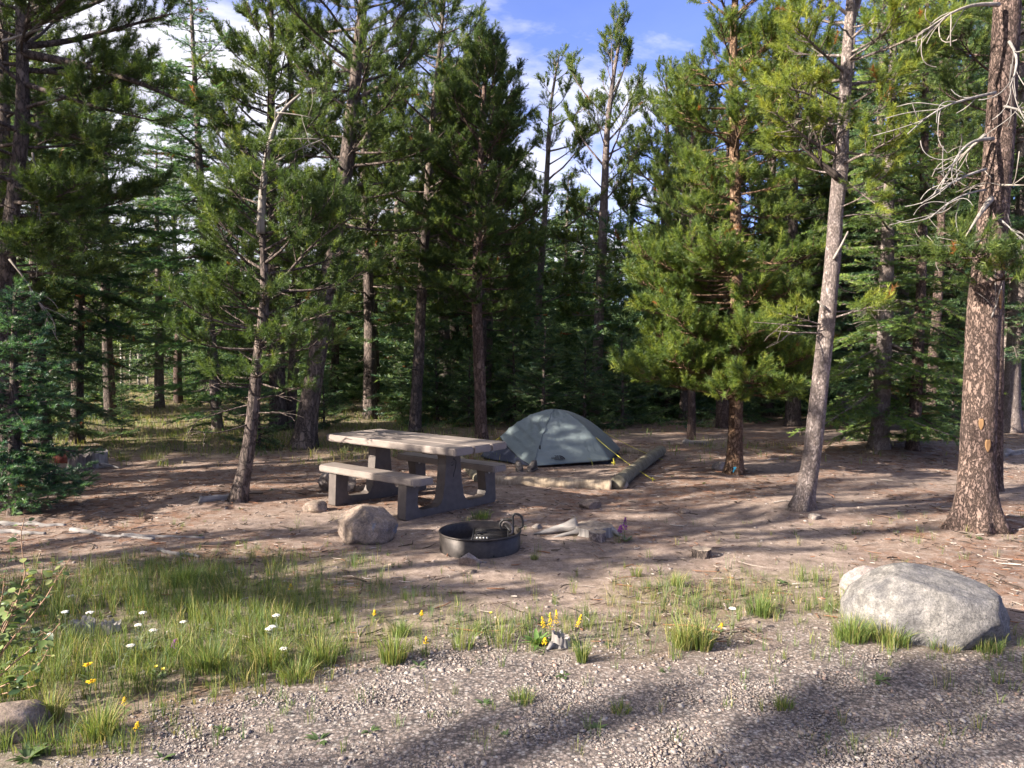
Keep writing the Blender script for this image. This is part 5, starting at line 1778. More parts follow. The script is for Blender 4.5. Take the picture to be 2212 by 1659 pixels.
def stump(label, px, py, wpx, hpx, mat, topmat, seed, flare=.5, ragged=.02, lobes=6, tilt=0.0, roots=(), name='stump', cut=True, group=None, hollow=0.0):
    g = ground_at(px, py)
    r = wpx / 2 / F * g[1]; H = hpx / F * g[1]
    d = unit(np.array([g[0], g[1], 0]))
    c = g + d * r
    c[2] = float(gz(c[0], c[1]))
    n, m = 56, 14
    rng = np.random.default_rng(seed)
    a = np.arange(n) / n * 2 * PI
    top = H * (1 + ragged * 6 * vnoise(np.stack([np.cos(a) * 2.6, np.sin(a) * 2.6, a * 0], -1), seed) + ragged * 5 * vnoise(np.stack([np.cos(a) * 9, np.sin(a) * 9, a * 0], -1), seed + 1)) + tilt * np.cos(a) * r
    V = []
    for k in range(m):
        u = k / (m - 1)
        z = -.04 + (top + .04) * u
        rr = r * (1 + flare * np.exp(-u * 5) * (.5 + .5 * np.cos(lobes * a + seed)) + .07 * vnoise(np.stack([np.cos(a) * 3, np.sin(a) * 3, a * 0 + u], -1), seed + 2) + .05 * np.sin(17 * a + seed) * (vnoise(np.stack([np.cos(a), np.sin(a), a * 0 + u * 2], -1), seed + 4)))
        V.append(np.stack([rr * np.cos(a), rr * np.sin(a), z], -1))
    mb = MB()
    V = np.array(V)
    q = [[k * n + j, k * n + (j + 1) % n, (k + 1) * n + (j + 1) % n, (k + 1) * n + j] for k in range(m - 1) for j in range(n)]
    mb.add(V.reshape(-1, 3), q)
    t = thing(name, label, 'stump', c, group)
    link('bark', mb.mesh('bark', mat), t)
    for p, r0 in roots:
        rb = MB()
        pp = resample(np.array(p), .025, 3)
        uu = np.linspace(0, 1, len(pp))
        tube(rb, pp, r0 * (1 - uu * .85) * (1 + .12 * np.sin(uu * 9 + seed)), 12, noise=.35, seed=seed, nscale=9)
        link('root', rb.mesh('root', GREYWOOD_X), t)
    mb = MB()
    rim = V[-1]
    mid = rim.mean(0)
    W_ = [rim * 1.0]
    for s in (.93, .7, .45, .2):
        w = mid + (rim - mid) * s
        w[:, 2] += (vnoise(np.stack([w[:, 0] * 30, w[:, 1] * 30, w[:, 0] * 0], -1), seed + 6) * .004) - hollow * (1 - s) * H - (.0 if s > .9 else .002)
        W_.append(w)
    W_ = np.array(W_)
    k = len(W_)
    q = [[i * n + j, i * n + (j + 1) % n, (i + 1) * n + (j + 1) % n, (i + 1) * n + j] for i in range(k - 1) for j in range(n)]
    vv = np.concatenate([W_.reshape(-1, 3), [mid - [0, 0, hollow * H]]])
    mb.add(vv + [0, 0, .0005], q, [[(k - 1) * n + j, (k - 1) * n + (j + 1) % n, k * n] for j in range(n)])
    link('cut_face', mb.mesh('cut_face', topmat), t)
    return t, c


def build_stumps():
    topm = mat_wood('sawn grey wood', (0.13, 0.108, 0.085), (0.24, 0.2, 0.165), (0.34, 0.295, 0.245), 5, (1, 1, 1))
    dk = mat_wood('dark rotting wood', (0.045, 0.038, 0.036), (0.1, 0.088, 0.085), (0.19, 0.17, 0.165), 7)
    stump('ragged dark stump with splayed roots, left one of the twin stumps', 171, 1019, 42, 34, dk, dk, 3, .9, .05, 7)
    stump('taller grey stump, right one of the twin stumps beside the low fir', 211, 1012, 42, 34, GREYWOOD, GREYWOOD, 5, .25, .012, 5, roots=[([(.1, -.1, .06), (.25, -.16, .05), (.42, -.2, .02)], .035)])
    # cut stump by the fire ring with a long root buttress to the left
    g = ground_at(1290, 1168)
    Y = g[1]
    k = 1 / F * Y
    stump('wide sawn stump with a long weathered root, right of the fire ring', 1282, 1163, 84, 20, GREYWOOD, topm, 8, .35, .012, 5,
          roots=[([(-38 * k, .02, 20 * k), (-75 * k, .0, 13 * k), (-110 * k, -.03, 6 * k), (-136 * k, -.04, 2 * k)], .062), ([(-30 * k, -.06, 10 * k), (-62 * k, -.1, 5 * k), (-95 * k, -.14, 0)], .035), ([(36 * k, -.03, 14 * k), (54 * k, -.07, 4 * k), (66 * k, -.1, -.02)], .045)])
    stump('small round sawn stump hugging the front of the wide stump', 1291, 1172, 38, 20, BARK_PALE, topm, 9, .1, .008, 4)
    stump('low round sawn stump in the dirt behind the grass patch', 1516, 1207, 42, 17, BARK_DARK, topm, 10, .25, .008, 5)
    stump('splintered silver stump below the yellow flowers on the gravel edge', 1211, 1402, 40, 24, GREYWOOD, GREYWOOD, 14, 1.5, .028, 8, tilt=-.35, hollow=.35, roots=[([(-.05, -.05, .03), (-.10, -.09, -.01)], .02)])
    stump('low hollow grey stump in the grass at the left', 178, 1378, 52, 30, GREYWOOD, GREYWOOD, 12, .3, .03, 5, hollow=.5)
    stump('weathered grey stump scrap in the grass right of the hollow stump', 240, 1372, 40, 20, GREYWOOD, GREYWOOD, 13, .5, .07, 6, hollow=.2)


def build_boots():
    up = mat_plain('dark brown boot leather', (0.04, 0.032, 0.03), .6, .35, 0, 40, .3, .3)
    so = mat_plain('grey rubber sole', (0.085, 0.075, 0.07), .75, .25, 0, 40, .2, .1)
    for px, py, yaw, lab in ((1124, 1021, .12, 'left boot of the dark pair on the dirt by the tent door'), (1143, 1020, -.35, 'right boot of the dark pair, touching the hem of the tent')):
        g = ground_at(px, py)
        t = thing('hiking_boot', lab, 'boot', g, 'pair of boots by the tent', yaw)
        # toe points to the viewer (-y), heel behind; sections along y
        def loft(secs, z0f, mat, nm):
            mb = MB(); n = 20
            a = np.arange(n) / n * 2 * PI
            V = []
            for y, w, z0, z1 in secs:
                x = np.sign(np.cos(a)) * np.abs(np.cos(a)) ** .8 * w
                z = (z0 + z1) / 2 + np.sign(np.sin(a)) * np.abs(np.sin(a)) ** .75 * (z1 - z0) / 2
                V.append(np.stack([x, np.full(n, y), z], -1))
            V = np.array(V); m = len(secs)
            q = [[i * n + j, (i + 1) * n + j, (i + 1) * n + (j + 1) % n, i * n + (j + 1) % n] for i in range(m - 1) for j in range(n)]
            vv = np.concatenate([V.reshape(-1, 3), [V[0].mean(0)], [V[-1].mean(0)]])
            T = [[m * n, j, (j + 1) % n] for j in range(n)] + [[m * n + 1, (m - 1) * n + (j + 1) % n, (m - 1) * n + j] for j in range(n)]
            mb.add(vv, q, T)
            link(nm, mb.mesh(nm, mat), t)
        loft([(0.0, .02, .0, .022), (.015, .042, 0, .028), (.06, .054, 0, .03), (.13, .05, 0, .03), (.2, .045, 0, .032), (.26, .045, 0, .034), (.285, .03, .002, .034)], 0, so, 'sole')
        loft([(.006, .02, .02, .04), (.02, .038, .02, .062), (.06, .05, .02, .078), (.11, .049, .02, .092), (.15, .046, .022, .118), (.19, .043, .022, .138), (.24, .041, .022, .140), (.272, .03, .024, .135), (.282, .014, .03, .12)], 0, up, 'upper')
        mb = MB()
        for k in range(4):
            y = .085 + .022 * k; z = .083 + .011 * k
            tube(mb, [(-.03, y, z - .006), (0, y - .004, z + .006), (.03, y, z - .006)], .004, 5)
        link('lace', mb.mesh('lace', mat_plain('grey lace', (0.14, 0.13, 0.12), .8)), t)


def build_sign():
    Y = 21.0
    g = at_depth(1290, 830, Y)
    base = on_ground(g[0], Y)
    br = mat_plain('brown painted board', (0.17, 0.06, 0.045), .6, .3, 0, 20, .15, .1)
    yl = mat_plain('yellow paint', (0.65, 0.4, 0.02), .6, .3)
    t = thing('sign_board', 'reddish brown sign board with a yellow patch, deep in the trees behind the tent', 'sign', base)
    cx = lambda px, py: at_depth(px, py, Y) - base
    a, b_ = cx(1268, 816), cx(1304, 854)
    mb = MB(); world_box(mb, (a + b_) / 2, abs(b_[0] - a[0]) / 2, .02, abs(a[2] - b_[2]) / 2)
    link('board', mb.mesh('board', br, smooth=False), t)
    mb = MB()
    for p, q in (((a[0], a[2]), (b_[0], a[2])), ((b_[0], a[2]), (b_[0], b_[2])), ((b_[0], b_[2]), (a[0], b_[2])), ((a[0], b_[2]), (a[0], a[2]))):
        tube(mb, [(p[0], -.022, p[1]), (q[0], -.022, q[1])], .012, 5)
    link('trim', mb.mesh('trim', mat_plain('pale trim', (0.3, 0.14, 0.1), .6)), t)
    mb = MB()
    c = cx(1287, 821)
    V = [[c[0] + x, -.028 - o, c[2] + z] for o in (0, .008) for x, z in ((-.11, .03), (-.06, .05), (.02, .045), (.1, -.03), (.07, -.05), (0, -.035), (-.03, .0), (-.1, -.01))]
    T = [[8, 9, 15], [9, 14, 15], [9, 10, 14], [10, 13, 14], [10, 11, 13], [11, 12, 13]]
    mb.add(V, [[k, (k + 1) % 8, 8 + (k + 1) % 8, 8 + k] for k in range(8)], T)
    link('patch', mb.mesh('patch', yl, smooth=False), t)
    mb = MB()
    tube(mb, [(b_[0] * .5 + a[0] * .5, .03, -.1), (b_[0] * .5 + a[0] * .5, .03, a[2] - .02)], .045, 8)
    link('post', mb.mesh('post', BARK_DARK), t)


# ------------------------------------------------------------------ small plants
def leaf(mb, p, d, n_, L, w, c, fold=.25, curl=.15):
    """one ovate leaf: p stalk end, d direction, n_ upward side"""
    d = unit(d); s = unit(np.cross(d, n_)); n_ = np.cross(s, d)
    us = [0, .18, .42, .68, .88, 1.0]; ws = [.06, .72, 1.0, .78, .38, 0.02]
    V = []
    for u, q in zip(us, ws):
        mid = p + d * L * u - n_ * curl * L * u * u
        V += [mid - s * w * q + n_ * fold * w * q, mid, mid + s * w * q + n_ * fold * w * q]
    Q = []
    for k in range(5):
        b = k * 3
        Q += [[b, b + 1, b + 4, b + 3], [b + 1, b + 2, b + 5, b + 4]]
    mb.add(V, Q, None, c)


def build_shrub():
    """broad leaved sapling at the left edge, close to the camera"""
    Y = 3.55
    base = np.array([*at_depth(-30, 1480, Y)[:2], 0]); base[2] = float(gz(base[0], base[1]))
    rng = np.random.default_rng(8)
    t = thing('aspen_shrub', 'leafy broad leaved shrub with reddish stems at the left edge', 'shrub', base)
    st, lf = MB(), MB()
    P = lambda px, py, dy=0: at_depth(px, py, Y + dy) - base
    stems = [[(-35, 1480), (-10, 1400), (30, 1320), (55, 1240), (48, 1190), (45, 1150), (55, 1112)], [(-30, 1470), (10, 1400), (60, 1340), (100, 1290), (125, 1245), (148, 1212)],
             [(-20, 1480), (20, 1440), (70, 1400), (110, 1370), (130, 1345)], [(-60, 1450), (-20, 1360), (5, 1290), (12, 1230)], [(30, 1320), (60, 1300), (88, 1265), (92, 1220)],
             [(-10, 1400), (40, 1385), (85, 1375), (112, 1350)], [(-40, 1500), (10, 1480), (60, 1455), (90, 1430), (105, 1400)], [(-50, 1480), (-20, 1430), (0, 1360), (30, 1300)], [(60, 1340), (70, 1300), (62, 1262)],
             [(-30, 1440), (10, 1350), (40, 1290), (75, 1250)], [(-60, 1520), (0, 1500), (45, 1490), (80, 1480)]]
    pal = np.array([[0.06, 0.10, 0.03], [0.10, 0.15, 0.045], [0.15, 0.2, 0.07], [0.045, 0.085, 0.04], [0.2, 0.22, 0.08]])
    for k, s in enumerate(stems):
        dy = rng.uniform(-.18, .18)
        pts = resample(np.array([P(x, y, dy * (i / len(s))) for i, (x, y) in enumerate(s)]), .02, 1)
        tube(st, pts, np.linspace(.0055 if k < 4 else .004, .0015, len(pts)), 6)
        n = len(pts)
        i = int(n * .22)
        while i < n:
            for _ in range(2 if rng.uniform() < .6 else 1):
                a = rng.uniform(0, 2 * PI)
                d = np.array([math.cos(a), math.sin(a) * .8, rng.uniform(-.15, .55)])
                p0 = pts[min(i, n - 1)]
                pe = p0 + unit(d) * rng.uniform(.012, .03)
                tube(st, [p0, pe], .0012, 4, cap=False)
                L = rng.uniform(.028, .06) * (1.0 if i < n * .85 else .6)
                leaf(lf, pe, d + [0, 0, rng.uniform(-.5, .2)], unit(np.array([rng.normal(0, .5), rng.normal(0, .5) - .3, 1])), L, L * rng.uniform(.27, .4), pal[rng.integers(0, 5)] * rng.uniform(.85, 1.2), rng.uniform(.05, .4), rng.uniform(0, .35))
            i += max(1, int(rng.uniform(1.0, 2.4)))
    link('stem', st.mesh('stem', mat_plain('reddish twig', (0.26, 0.16, 0.10), .7)), t)
    link('foliage', lf.mesh('foliage', LEAFM), t)


def flower(name, label, px, py_base, py_top, kind, seed, group, lean=0.0):
    g = ground_at(px, py_base)
    rng = np.random.default_rng(seed)
    H = at_depth(px, py_top, g[1])[2] - g[2]
    t = thing(name, label, 'flower', g, group)
    st, lf, hd = MB(), MB(), MB()
    top = np.array([lean, rng.normal(0, .01), H])
    k = 10
    u = np.linspace(0, 1, k)[:, None]
    pts = top * u + np.array([lean * .3, 0, 0]) * np.sin(PI * u)
    gc = np.array([.12, .16, .06]) if kind != 'yarrow' else np.array([.2, .23, .15])
    tube(st, pts, np.linspace(.0028, .0016, k), 5, gc)
    for j in range(7 if kind != 'daisy' else 5):
        q = pts[rng.integers(0, 8)]
        a = rng.uniform(0, 2 * PI)
        L = rng.uniform(.03, .06)
        leaf(lf, q, np.array([math.cos(a), math.sin(a), rng.uniform(.2, .9)]), np.array([0, 0, 1.0]), L, L * .13, gc * rng.uniform(.7, 1.2))
    if kind == 'yarrow':
        for j in range(46):
            a, r = rng.uniform(0, 6.28), .02 * math.sqrt(rng.uniform())
            p = top + [r * math.cos(a), r * math.sin(a), .004 + .006 * (1 - (r / .02) ** 2)]
            v = ICO1[0] * .0042 * [1, 1, .7] + p
            hd.add(v, None, ICO1[1], np.array([.72, .7, .64]) * rng.uniform(.8, 1.1))
            if j % 5 == 0: tube(st, [top - [0, 0, .02], p], .0009, 3, gc, cap=False)
    elif kind == 'daisy':
        for j in range(16):
            a = j / 16 * 2 * PI + rng.normal(0, .1)
            leaf(hd, top, np.array([math.cos(a), math.sin(a), rng.uniform(-.1, .35)]), np.array([0, 0, 1.0]), .024, .0052, np.array([.75, .48, .02]) * rng.uniform(.85, 1.1), .1, .2)
        hd.add(ICO2[0] * [.009, .009, .006] + top, None, ICO2[1], (.45, .22, .02))
    elif kind == 'spike':   # goldenrod like spike
        for j in range(60):
            z = 1 - .42 * rng.uniform() ** 1.3
            a = rng.uniform(0, 6.28)
            r = .016 * (1.1 - z) / .5 * rng.uniform(.3, 1.2)
            p = top * z + [r * math.cos(a), r * math.sin(a), 0]
            hd.add(ICO1[0] * rng.uniform(.0018, .0036) + p, None, ICO1[1], np.array([.72, .48, .02]) * rng.uniform(.8, 1.15))
    elif kind == 'purple':
        for j in range(40):
            z = rng.uniform(.5, 1.0)
            a = rng.uniform(0, 6.28)
            r = .016 * (1.2 - z) / .5
            p = top * z + [r * math.cos(a), r * math.sin(a), 0]
            hd.add(ICO1[0] * [1, 1, 1.3] * rng.uniform(.003, .006) + p, None, ICO1[1], np.array([.22, .04, .26]) * rng.uniform(.7, 1.2))
    elif kind == 'cup':
        for j in range(5):
            a = j / 5 * 2 * PI
            leaf(hd, top, np.array([math.cos(a), math.sin(a), .5]), np.array([0, 0, 1.0]), .014, .007, np.array([.7, .6, .08]), .1, -.3)
    link('stem', st.mesh('stem', GRASSM), t)
    link('foliage', lf.mesh('foliage', LEAFM), t)
    link('flower_head', hd.mesh('flower_head', PETALM), t)


def build_flowers():
    Y, Wt, Pp = 'yellow wildflowers', 'white yarrow in the grass', 'purple wildflowers'
    fl = [('daisy', 187, 1490, 1434, 'upper of two orange yellow daisies in the grass at the left', Y), ('daisy', 192, 1530, 1472, 'lower of two orange yellow daisies in the grass at the left', Y),
          ('spike', 293, 1598, 1560, 'bright yellow flower spike at the edge of the gravel, lower left', Y), ('spike', 267, 1545, 1505, 'greenish yellow flower spike above the gravel, lower left', Y),
          ('cup', 335, 1480, 1440, 'small pale yellow bloom in the middle of the left grass', Y), ('cup', 345, 1490, 1450, 'second small pale yellow bloom beside the first in the left grass', Y),
          ('spike', 1188, 1392, 1322, 'tall yellow flower cluster behind the splintered stump', Y), ('spike', 1198, 1388, 1318, 'yellow flower spike in the middle of the cluster by the splintered stump', Y), ('spike', 1182, 1388, 1334, 'left yellow flower spike by the splintered stump', Y),
          ('spike', 1240, 1388, 1326, 'yellow flower spike leaning right of the splintered stump', Y), ('spike', 1174, 1412, 1378, 'short yellow spike at the left foot of the splintered stump', Y), ('spike', 917, 1412, 1376, 'single yellow spike on the lit gravel left of the splintered stump', Y),
          ('cup', 1056, 1352, 1326, 'tiny yellow bloom on the bare dirt left of the yellow cluster', Y), ('spike', 806, 1345, 1318, 'yellow spike on the dirt above the dark tufts', Y), ('spike', 908, 1345, 1318, 'yellow spike on the dirt to the right of the dark tufts', Y),
          ('spike', 625, 1290, 1262, 'yellow spike at the edge of the grass below the tan boulder', Y), ('cup', 1864, 1300, 1272, 'yellow blooms beside the white rock', Y), ('spike', 1555, 1370, 1345, 'tiny yellow bloom by the shaded grass patch at right', Y),
          ('yarrow', 585, 1420, 1356, 'largest white flower head above the lit grass', Wt), ('yarrow', 627, 1410, 1333, 'tall white flower leaning left above the lit grass', Wt), ('yarrow', 577, 1415, 1362, 'white flower just left of the largest one', Wt),
          ('yarrow', 194, 1400, 1324, 'tall cream flower in front of the hollow stump', Wt), ('yarrow', 138, 1390, 1324, 'white flower left of the hollow stump near the leafy shrub', Wt), ('yarrow', 305, 1390, 1326, 'white flower in the grass right of the grey stump scrap', Wt),
          ('yarrow', 299, 1410, 1350, 'cream flower above the grey stump scrap', Wt), ('yarrow', 329, 1400, 1362, 'small cream flower beside a tall green spike', Wt), ('yarrow', 277, 1440, 1398, 'low white flower in the middle of the left grass', Wt), ('yarrow', 1578, 1372, 1316, 'white flower on the gravel edge at the centre right', Wt),
          ('yarrow', 392, 1375, 1346, 'low white flower right of the hollow stump on the dirt', Wt), ('yarrow', 150, 1310, 1290, 'white flower in the grass behind the leafy shrub', Wt), ('yarrow', 607, 1440, 1405, 'low white flower under the tall leaning one', Wt),
          ('purple', 1348, 1168, 1118, 'magenta flower spike at the right foot of the wide stump', Pp), ('purple', 1338, 1166, 1134, 'shorter purple flower spike beside the magenta one', Pp), ('purple', 378, 1415, 1380, 'small violet bloom in the left grass', Pp)]
    nm = {'daisy': 'daisy', 'spike': 'goldenrod', 'cup': 'buttercup', 'yarrow': 'yarrow', 'purple': 'purple_flower'}
    ln = {1188: -.0, 1240: .04, 627: -.08, 1182: -.03}
    for k, (kd, px, b, tp, lab, gp) in enumerate(fl):
        flower(nm[kd], lab, px, b, tp, kd, 300 + k, gp, ln.get(px, 0.01))


def weed(label, px, py, L, n, seed, upright=.5, pal=((.06, .1, .035), (.09, .13, .05)), group='leafy weeds on the bare soil'):
    g = ground_at(px, py)
    rng = np.random.default_rng(seed)
    mb = MB()
    for k in range(n):
        a = rng.uniform(0, 2 * PI)
        l = L * rng.uniform(.6, 1.2)
        c = np.array(pal[0]) + (np.array(pal[1]) - pal[0]) * rng.uniform()
        leaf(mb, np.array([math.cos(a), math.sin(a), 0]) * .008, np.array([math.cos(a), math.sin(a), rng.uniform(.2, 1.0) * upright * 2]), np.array([0, 0, 1.0]), l, l * rng.uniform(.10, .19), c, .3, rng.uniform(.1, .5))
    o = link('weed', mb.mesh('weed', LEAFM), None, g)
    tag(o, label, 'weed', group)


def build_small_plants():
    D = (.3, .35, .2, .05, .02, .08); Lt = (.08, .2, .3, .27, .12, .03); Y = (.02, .1, .25, .38, .22, .03); M = (.15, .28, .28, .15, .1, .04)
    T = [('dense dark green grass tuft in the shade at the left', 402, 1262, .17, .17, 620, D), ('long green grass tuft along the foot of the big grey boulder', 1838, 1382, .17, .16, 480, M), ('grass tuft bending right along the front of the big grey boulder', 1920, 1386, .15, .2, 480, M),
         ('grass tuft between the white rock and the big grey boulder', 1848, 1300, .14, .1, 230, M), ('tall straw tipped grass tuft on the lit gravel edge', 1478, 1400, .22, .10, 260, Y), ('tall yellow green tuft just right of the straw tipped one', 1515, 1402, .24, .10, 240, Lt),
         ('low spreading grass tuft alone on the gravel at the centre', 1128, 1516, .085, .10, 150, M), ('small grass tuft on the shaded gravel right of the centre', 1340, 1538, .07, .08, 120, M), ('small round grass tuft on the gravel toward the right', 1692, 1528, .08, .075, 140, M),
         ('upright grass tuft beside the splintered stump', 1258, 1430, .17, .05, 150, M), ('bright grass tuft at the lit edge left of the gravel centre', 850, 1428, .2, .12, 300, Lt), ('dark grass tuft in the shade above the lit edge', 865, 1372, .12, .10, 260, D),
         ('tall thin grass tuft on the lit edge between two yellow spikes', 1000, 1400, .17, .10, 90, Lt), ('sparse tall grass left of the splintered stump', 1080, 1392, .18, .12, 70, Lt), ('grass tuft on the dirt edge right of the low round stump', 1460, 1266, .13, .09, 170, M),
         ('bright grass tuft by the low round stump', 1375, 1246, .12, .06, 80, Lt), ('shaded grass tuft left of the big grey boulder', 1640, 1328, .16, .14, 260, D), ('grass tuft at the right foot of the big grey boulder', 2130, 1405, .10, .14, 200, M), ('dry grass under the middle of the big grey boulder', 2040, 1402, .09, .14, 170, Y),
         ('grass tuft beside the fire ring', 1155, 1208, .075, .05, 90, M), ('grass patch in front of the near bench leg', 1040, 1120, .12, .16, 240, D), ('tall seeded grass at the lower left beside the pinkish boulder', 110, 1560, .22, .09, 130, Y), ('yellow green grass clump at the lower left', 215, 1590, .18, .13, 330, Lt),
         ('lit grass tuft behind the twin stumps', 265, 995, .2, .2, 160, Lt), ('lit grass strip below the low fir sapling', 330, 992, .17, .3, 190, Lt), ('grass tuft in the lit soil beside the low fir', 128, 1062, .17, .14, 110, Lt), ('tall grass right of the centre of the left grass', 500, 1300, .17, .10, 150, Lt),
         ('lit tall grass under the white flowers', 580, 1440, .2, .16, 330, Lt), ('lit grass right of the white flowers', 690, 1432, .19, .16, 300, Lt), ('lit grass at the edge of the gravel below the white flowers', 640, 1470, .15, .15, 240, M), ('grass tuft left of the lit edge', 450, 1450, .18, .15, 260, M)]
    for lab, px, py, h, r, k, pal in T:
        grass_tuft(lab, px, py, h, r, k, pal)
    Wd = [(470, 1102), (505, 1175), (560, 1262), (640, 1300), (430, 1158), (520, 1100), (730, 1342), (320, 1218), (1160, 1345), (905, 1440), (1320, 1395), (1045, 1522), (690, 1600), (480, 1580), (1520, 1045), (1650, 1030), (2115, 1165), (1000, 1330), (870, 1120), (590, 1060),
          (1090, 1590), (1220, 1460), (1900, 1470), (1290, 1575), (800, 1580), (560, 1520), (350, 1640), (120, 1600), (1440, 1450), (1690, 1260), (645, 990), (1450, 1030)]
    nb = ['near the root of the leaning pine', 'on the dirt left of the tan boulder', 'at the edge of the left grass', 'below the tan boulder', 'on the dirt under the leaning pine', 'right of the leaning pine foot', 'above the lit grass', 'by the broken branch',
          'behind the yellow flower cluster', 'beside the single yellow spike', 'right of the splintered stump', 'left of the lone gravel tuft', 'on the lower gravel left of the centre', 'on the gravel below the left grass', 'left of the orange barked pine', 'right of the orange barked pine',
          'in front of the thick scarred trunk', 'on the bare dirt at the centre', 'beside the near bench leg', 'in the lit soil right of the leaning pine', 'on the gravel below the lone tuft', 'in the lit gravel under the splintered stump', 'on the gravel below the big boulder', 'on the lower gravel at the centre',
          'on the lower gravel, third from the left', 'at the corner of the left grass', 'at the bottom edge of the picture, left', 'by the pinkish boulder', 'on the shaded gravel right of the stump', 'above the shaded grass patch', 'in the grass behind the table end', 'beyond the diagonal log']
    for k, (px, py) in enumerate(Wd):
        weed('small green leafy weed ' + nb[k], px, py, (.034 + .022 * ((k * 7) % 5) / 4), 9 + k % 6, 500 + k, .35 + .1 * (k % 3))
    weed('feathery bright green plant left of the yellow flower cluster', 1160, 1392, .085, 46, 601, 1.0, ((.09, .17, .05), (.13, .22, .06)))
    weed('grey green sage like weed by the magenta flower', 1352, 1170, .08, 16, 602, .8, ((.1, .14, .09), (.14, .18, .12)))
    weed('large leafy weed at the lower left under the leafy shrub', 60, 1640, .075, 40, 603, .6)
    weed('grey leaved weed in the middle of the left grass', 300, 1420, .13, 22, 604, 1.0, ((.12, .15, .1), (.16, .19, .13)))
    weed('bluish leafy weed by the white rock', 1872, 1310, .07, 16, 605, .9, ((.1, .16, .1), (.14, .2, .13)))
# ================================================================== LIGHT, SKY, CAMERA
SUN_EL, SUN_BACK = math.radians(27), math.radians(24)
sd = Vector((-math.cos(SUN_EL) * math.cos(SUN_BACK), -math.cos(SUN_EL) * math.sin(SUN_BACK), math.sin(SUN_EL)))


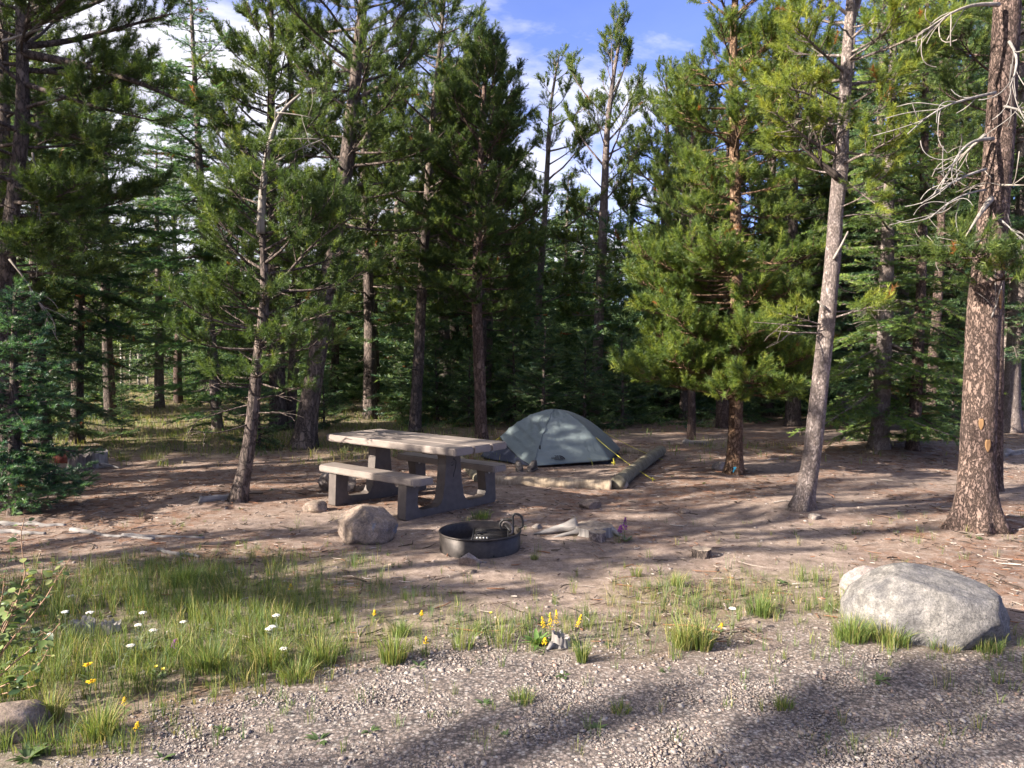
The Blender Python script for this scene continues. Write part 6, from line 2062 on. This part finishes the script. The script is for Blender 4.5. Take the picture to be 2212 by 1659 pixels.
def build_world():
    w = bpy.data.worlds.new('World')
    scene.world = w
    w.use_nodes = True
    nt = w.node_tree
    bg = nt.nodes['Background']
    sky = N(nt, 'ShaderNodeTexSky', sky_type='NISHITA', sun_disc=False)
    sky.sun_elevation = SUN_EL
    sky.sun_rotation = math.atan2(sd.x, sd.y) % (2 * PI)
    sky.altitude = 2600
    sky.air_density = 1.1; sky.dust_density = 0.6; sky.ozone_density = 1.6
    tc = N(nt, 'ShaderNodeTexCoord')
    mp = N(nt, 'ShaderNodeMapping'); mp.inputs['Scale'].default_value = (1.0, 1.0, 2.6); mp.inputs['Location'].default_value = CLOUD_LOC
    nt.links.new(tc.outputs['Generated'], mp.inputs['Vector'])
    n1 = noise(nt, 2.3, 8, 0.55, mp.outputs['Vector'], None, 0.5)
    n2 = noise(nt, 6.5, 6, 0.6, mp.outputs['Vector'], None, 0.3)
    sx = N(nt, 'ShaderNodeSeparateXYZ'); nt.links.new(tc.outputs['Generated'], sx.inputs[0])
    # more cloud toward the left of the view, clearing to the right
    ad = N(nt, 'ShaderNodeMath', operation='MULTIPLY_ADD'); ad.inputs[1].default_value = -0.42; ad.inputs[2].default_value = 0.0
    nt.links.new(sx.outputs['X'], ad.inputs[0])
    ae = N(nt, 'ShaderNodeMath', operation='MULTIPLY_ADD'); ae.inputs[1].default_value = -0.9; ae.inputs[2].default_value = 0.22
    nt.links.new(sx.outputs['Z'], ae.inputs[0])
    aa = N(nt, 'ShaderNodeMath', operation='ADD'); nt.links.new(ad.outputs[0], aa.inputs[0]); nt.links.new(ae.outputs[0], aa.inputs[1])
    hi = N(nt, 'ShaderNodeMapRange'); hi.inputs['From Min'].default_value = 0.5; hi.inputs['From Max'].default_value = 0.75; hi.inputs['To Max'].default_value = 0.75  # extra cloud overhead, out of view, added to whiten the fill light
    nt.links.new(sx.outputs['Z'], hi.inputs['Value'])
    a3 = N(nt, 'ShaderNodeMath', operation='ADD'); nt.links.new(aa.outputs[0], a3.inputs[0]); nt.links.new(hi.outputs[0], a3.inputs[1]); aa = a3
    sm = N(nt, 'ShaderNodeMath', operation='ADD'); nt.links.new(aa.outputs[0], sm.inputs[0]); nt.links.new(n1.outputs['Fac'], sm.inputs[1])
    n2s = N(nt, 'ShaderNodeMath', operation='MULTIPLY_ADD'); n2s.inputs[1].default_value = 0.3; nt.links.new(n2.outputs['Fac'], n2s.inputs[0]); nt.links.new(sm.outputs[0], n2s.inputs[2])
    cr = ramp(nt, [(0.56, (0, 0, 0)), (0.74, (0.9, 0.9, 0.9))], n2s.outputs[0])
    c2 = ramp(nt, [(0.3, CLOUD_DARK), (0.62, CLOUD_LIGHT)], n2.outputs['Fac'])
    # thin veil everywhere
    gain = N(nt, 'ShaderNodeMix', data_type='RGBA', blend_type='MULTIPLY'); gain.inputs[0].default_value = 1.0
    nt.links.new(sky.outputs[0], gain.inputs[6]); gain.inputs[7].default_value = (*SKY_GAIN, 1)
    veil = mixc(nt, 0.06, gain.outputs[2], c2.outputs[0])
    c = mixc(nt, cr.outputs[0], veil, c2.outputs[0])
    nt.links.new(c, bg.inputs['Color'])
    bg.inputs['Strength'].default_value = SKY_STRENGTH
    L = bpy.data.lights.new('sun', 'SUN')
    L.energy = SUN_STRENGTH; L.angle = math.radians(0.55); L.color = (1.0, 0.90, 0.78)
    o = bpy.data.objects.new('sun', L)
    COL.objects.link(o)
    o.rotation_euler = (-sd).to_track_quat('-Z', 'Y').to_euler()


CLOUD_LOC = (0.3, 0.0, 0.4)
CLOUD_DARK, CLOUD_LIGHT = (2.2, 2.2, 2.8), (3.7, 3.6, 3.7)
SKY_GAIN = (0.48, 0.49, 0.78)
SKY_STRENGTH, SUN_STRENGTH, EXPOSURE = 0.095, 5.0, 2.12


def build_camera():
    cd = bpy.data.cameras.new('camera')
    cd.sensor_width = 36; cd.lens = 36 * F / PW
    cd.clip_end = 2000; cd.clip_start = .05
    c = bpy.data.objects.new('camera', cd)
    COL.objects.link(c)
    c.location = CAM
    c.rotation_euler = (PI / 2 - TH, 0, 0)
    scene.camera = c
    v = scene.view_settings
    v.view_transform = 'Standard'
    try: v.look = 'None'
    except Exception: pass
    v.exposure = EXPOSURE; v.gamma = 1; v.use_curve_mapping = False
    cy = scene.cycles
    cy.max_bounces = 5; cy.diffuse_bounces = 3; cy.glossy_bounces = 2; cy.transmission_bounces = 3; cy.transparent_max_bounces = 4
    cy.use_adaptive_sampling = True; cy.adaptive_threshold = 0.02
    cy.use_denoising = True
    cy.caustics_reflective = False; cy.caustics_refractive = False


import time
_t = time.time()
for fn in (build_ground, build_gravel, build_litter, build_grass, build_hero_trees, proto_meshes, build_mid_trees, build_aspens, build_far_forest, build_undergrowth, build_table, build_rocks, build_fire_ring, build_tent,
           build_logs, build_stumps, build_boots, build_sign, build_shrub, build_flowers, build_small_plants, build_world, build_camera):
    fn()
    print('%-20s %.1f s' % (fn.__name__, time.time() - _t))
for me in list(bpy.data.meshes):
    if me.users == 0: bpy.data.meshes.remove(me)

print('NEEDLES', NEEDLES)
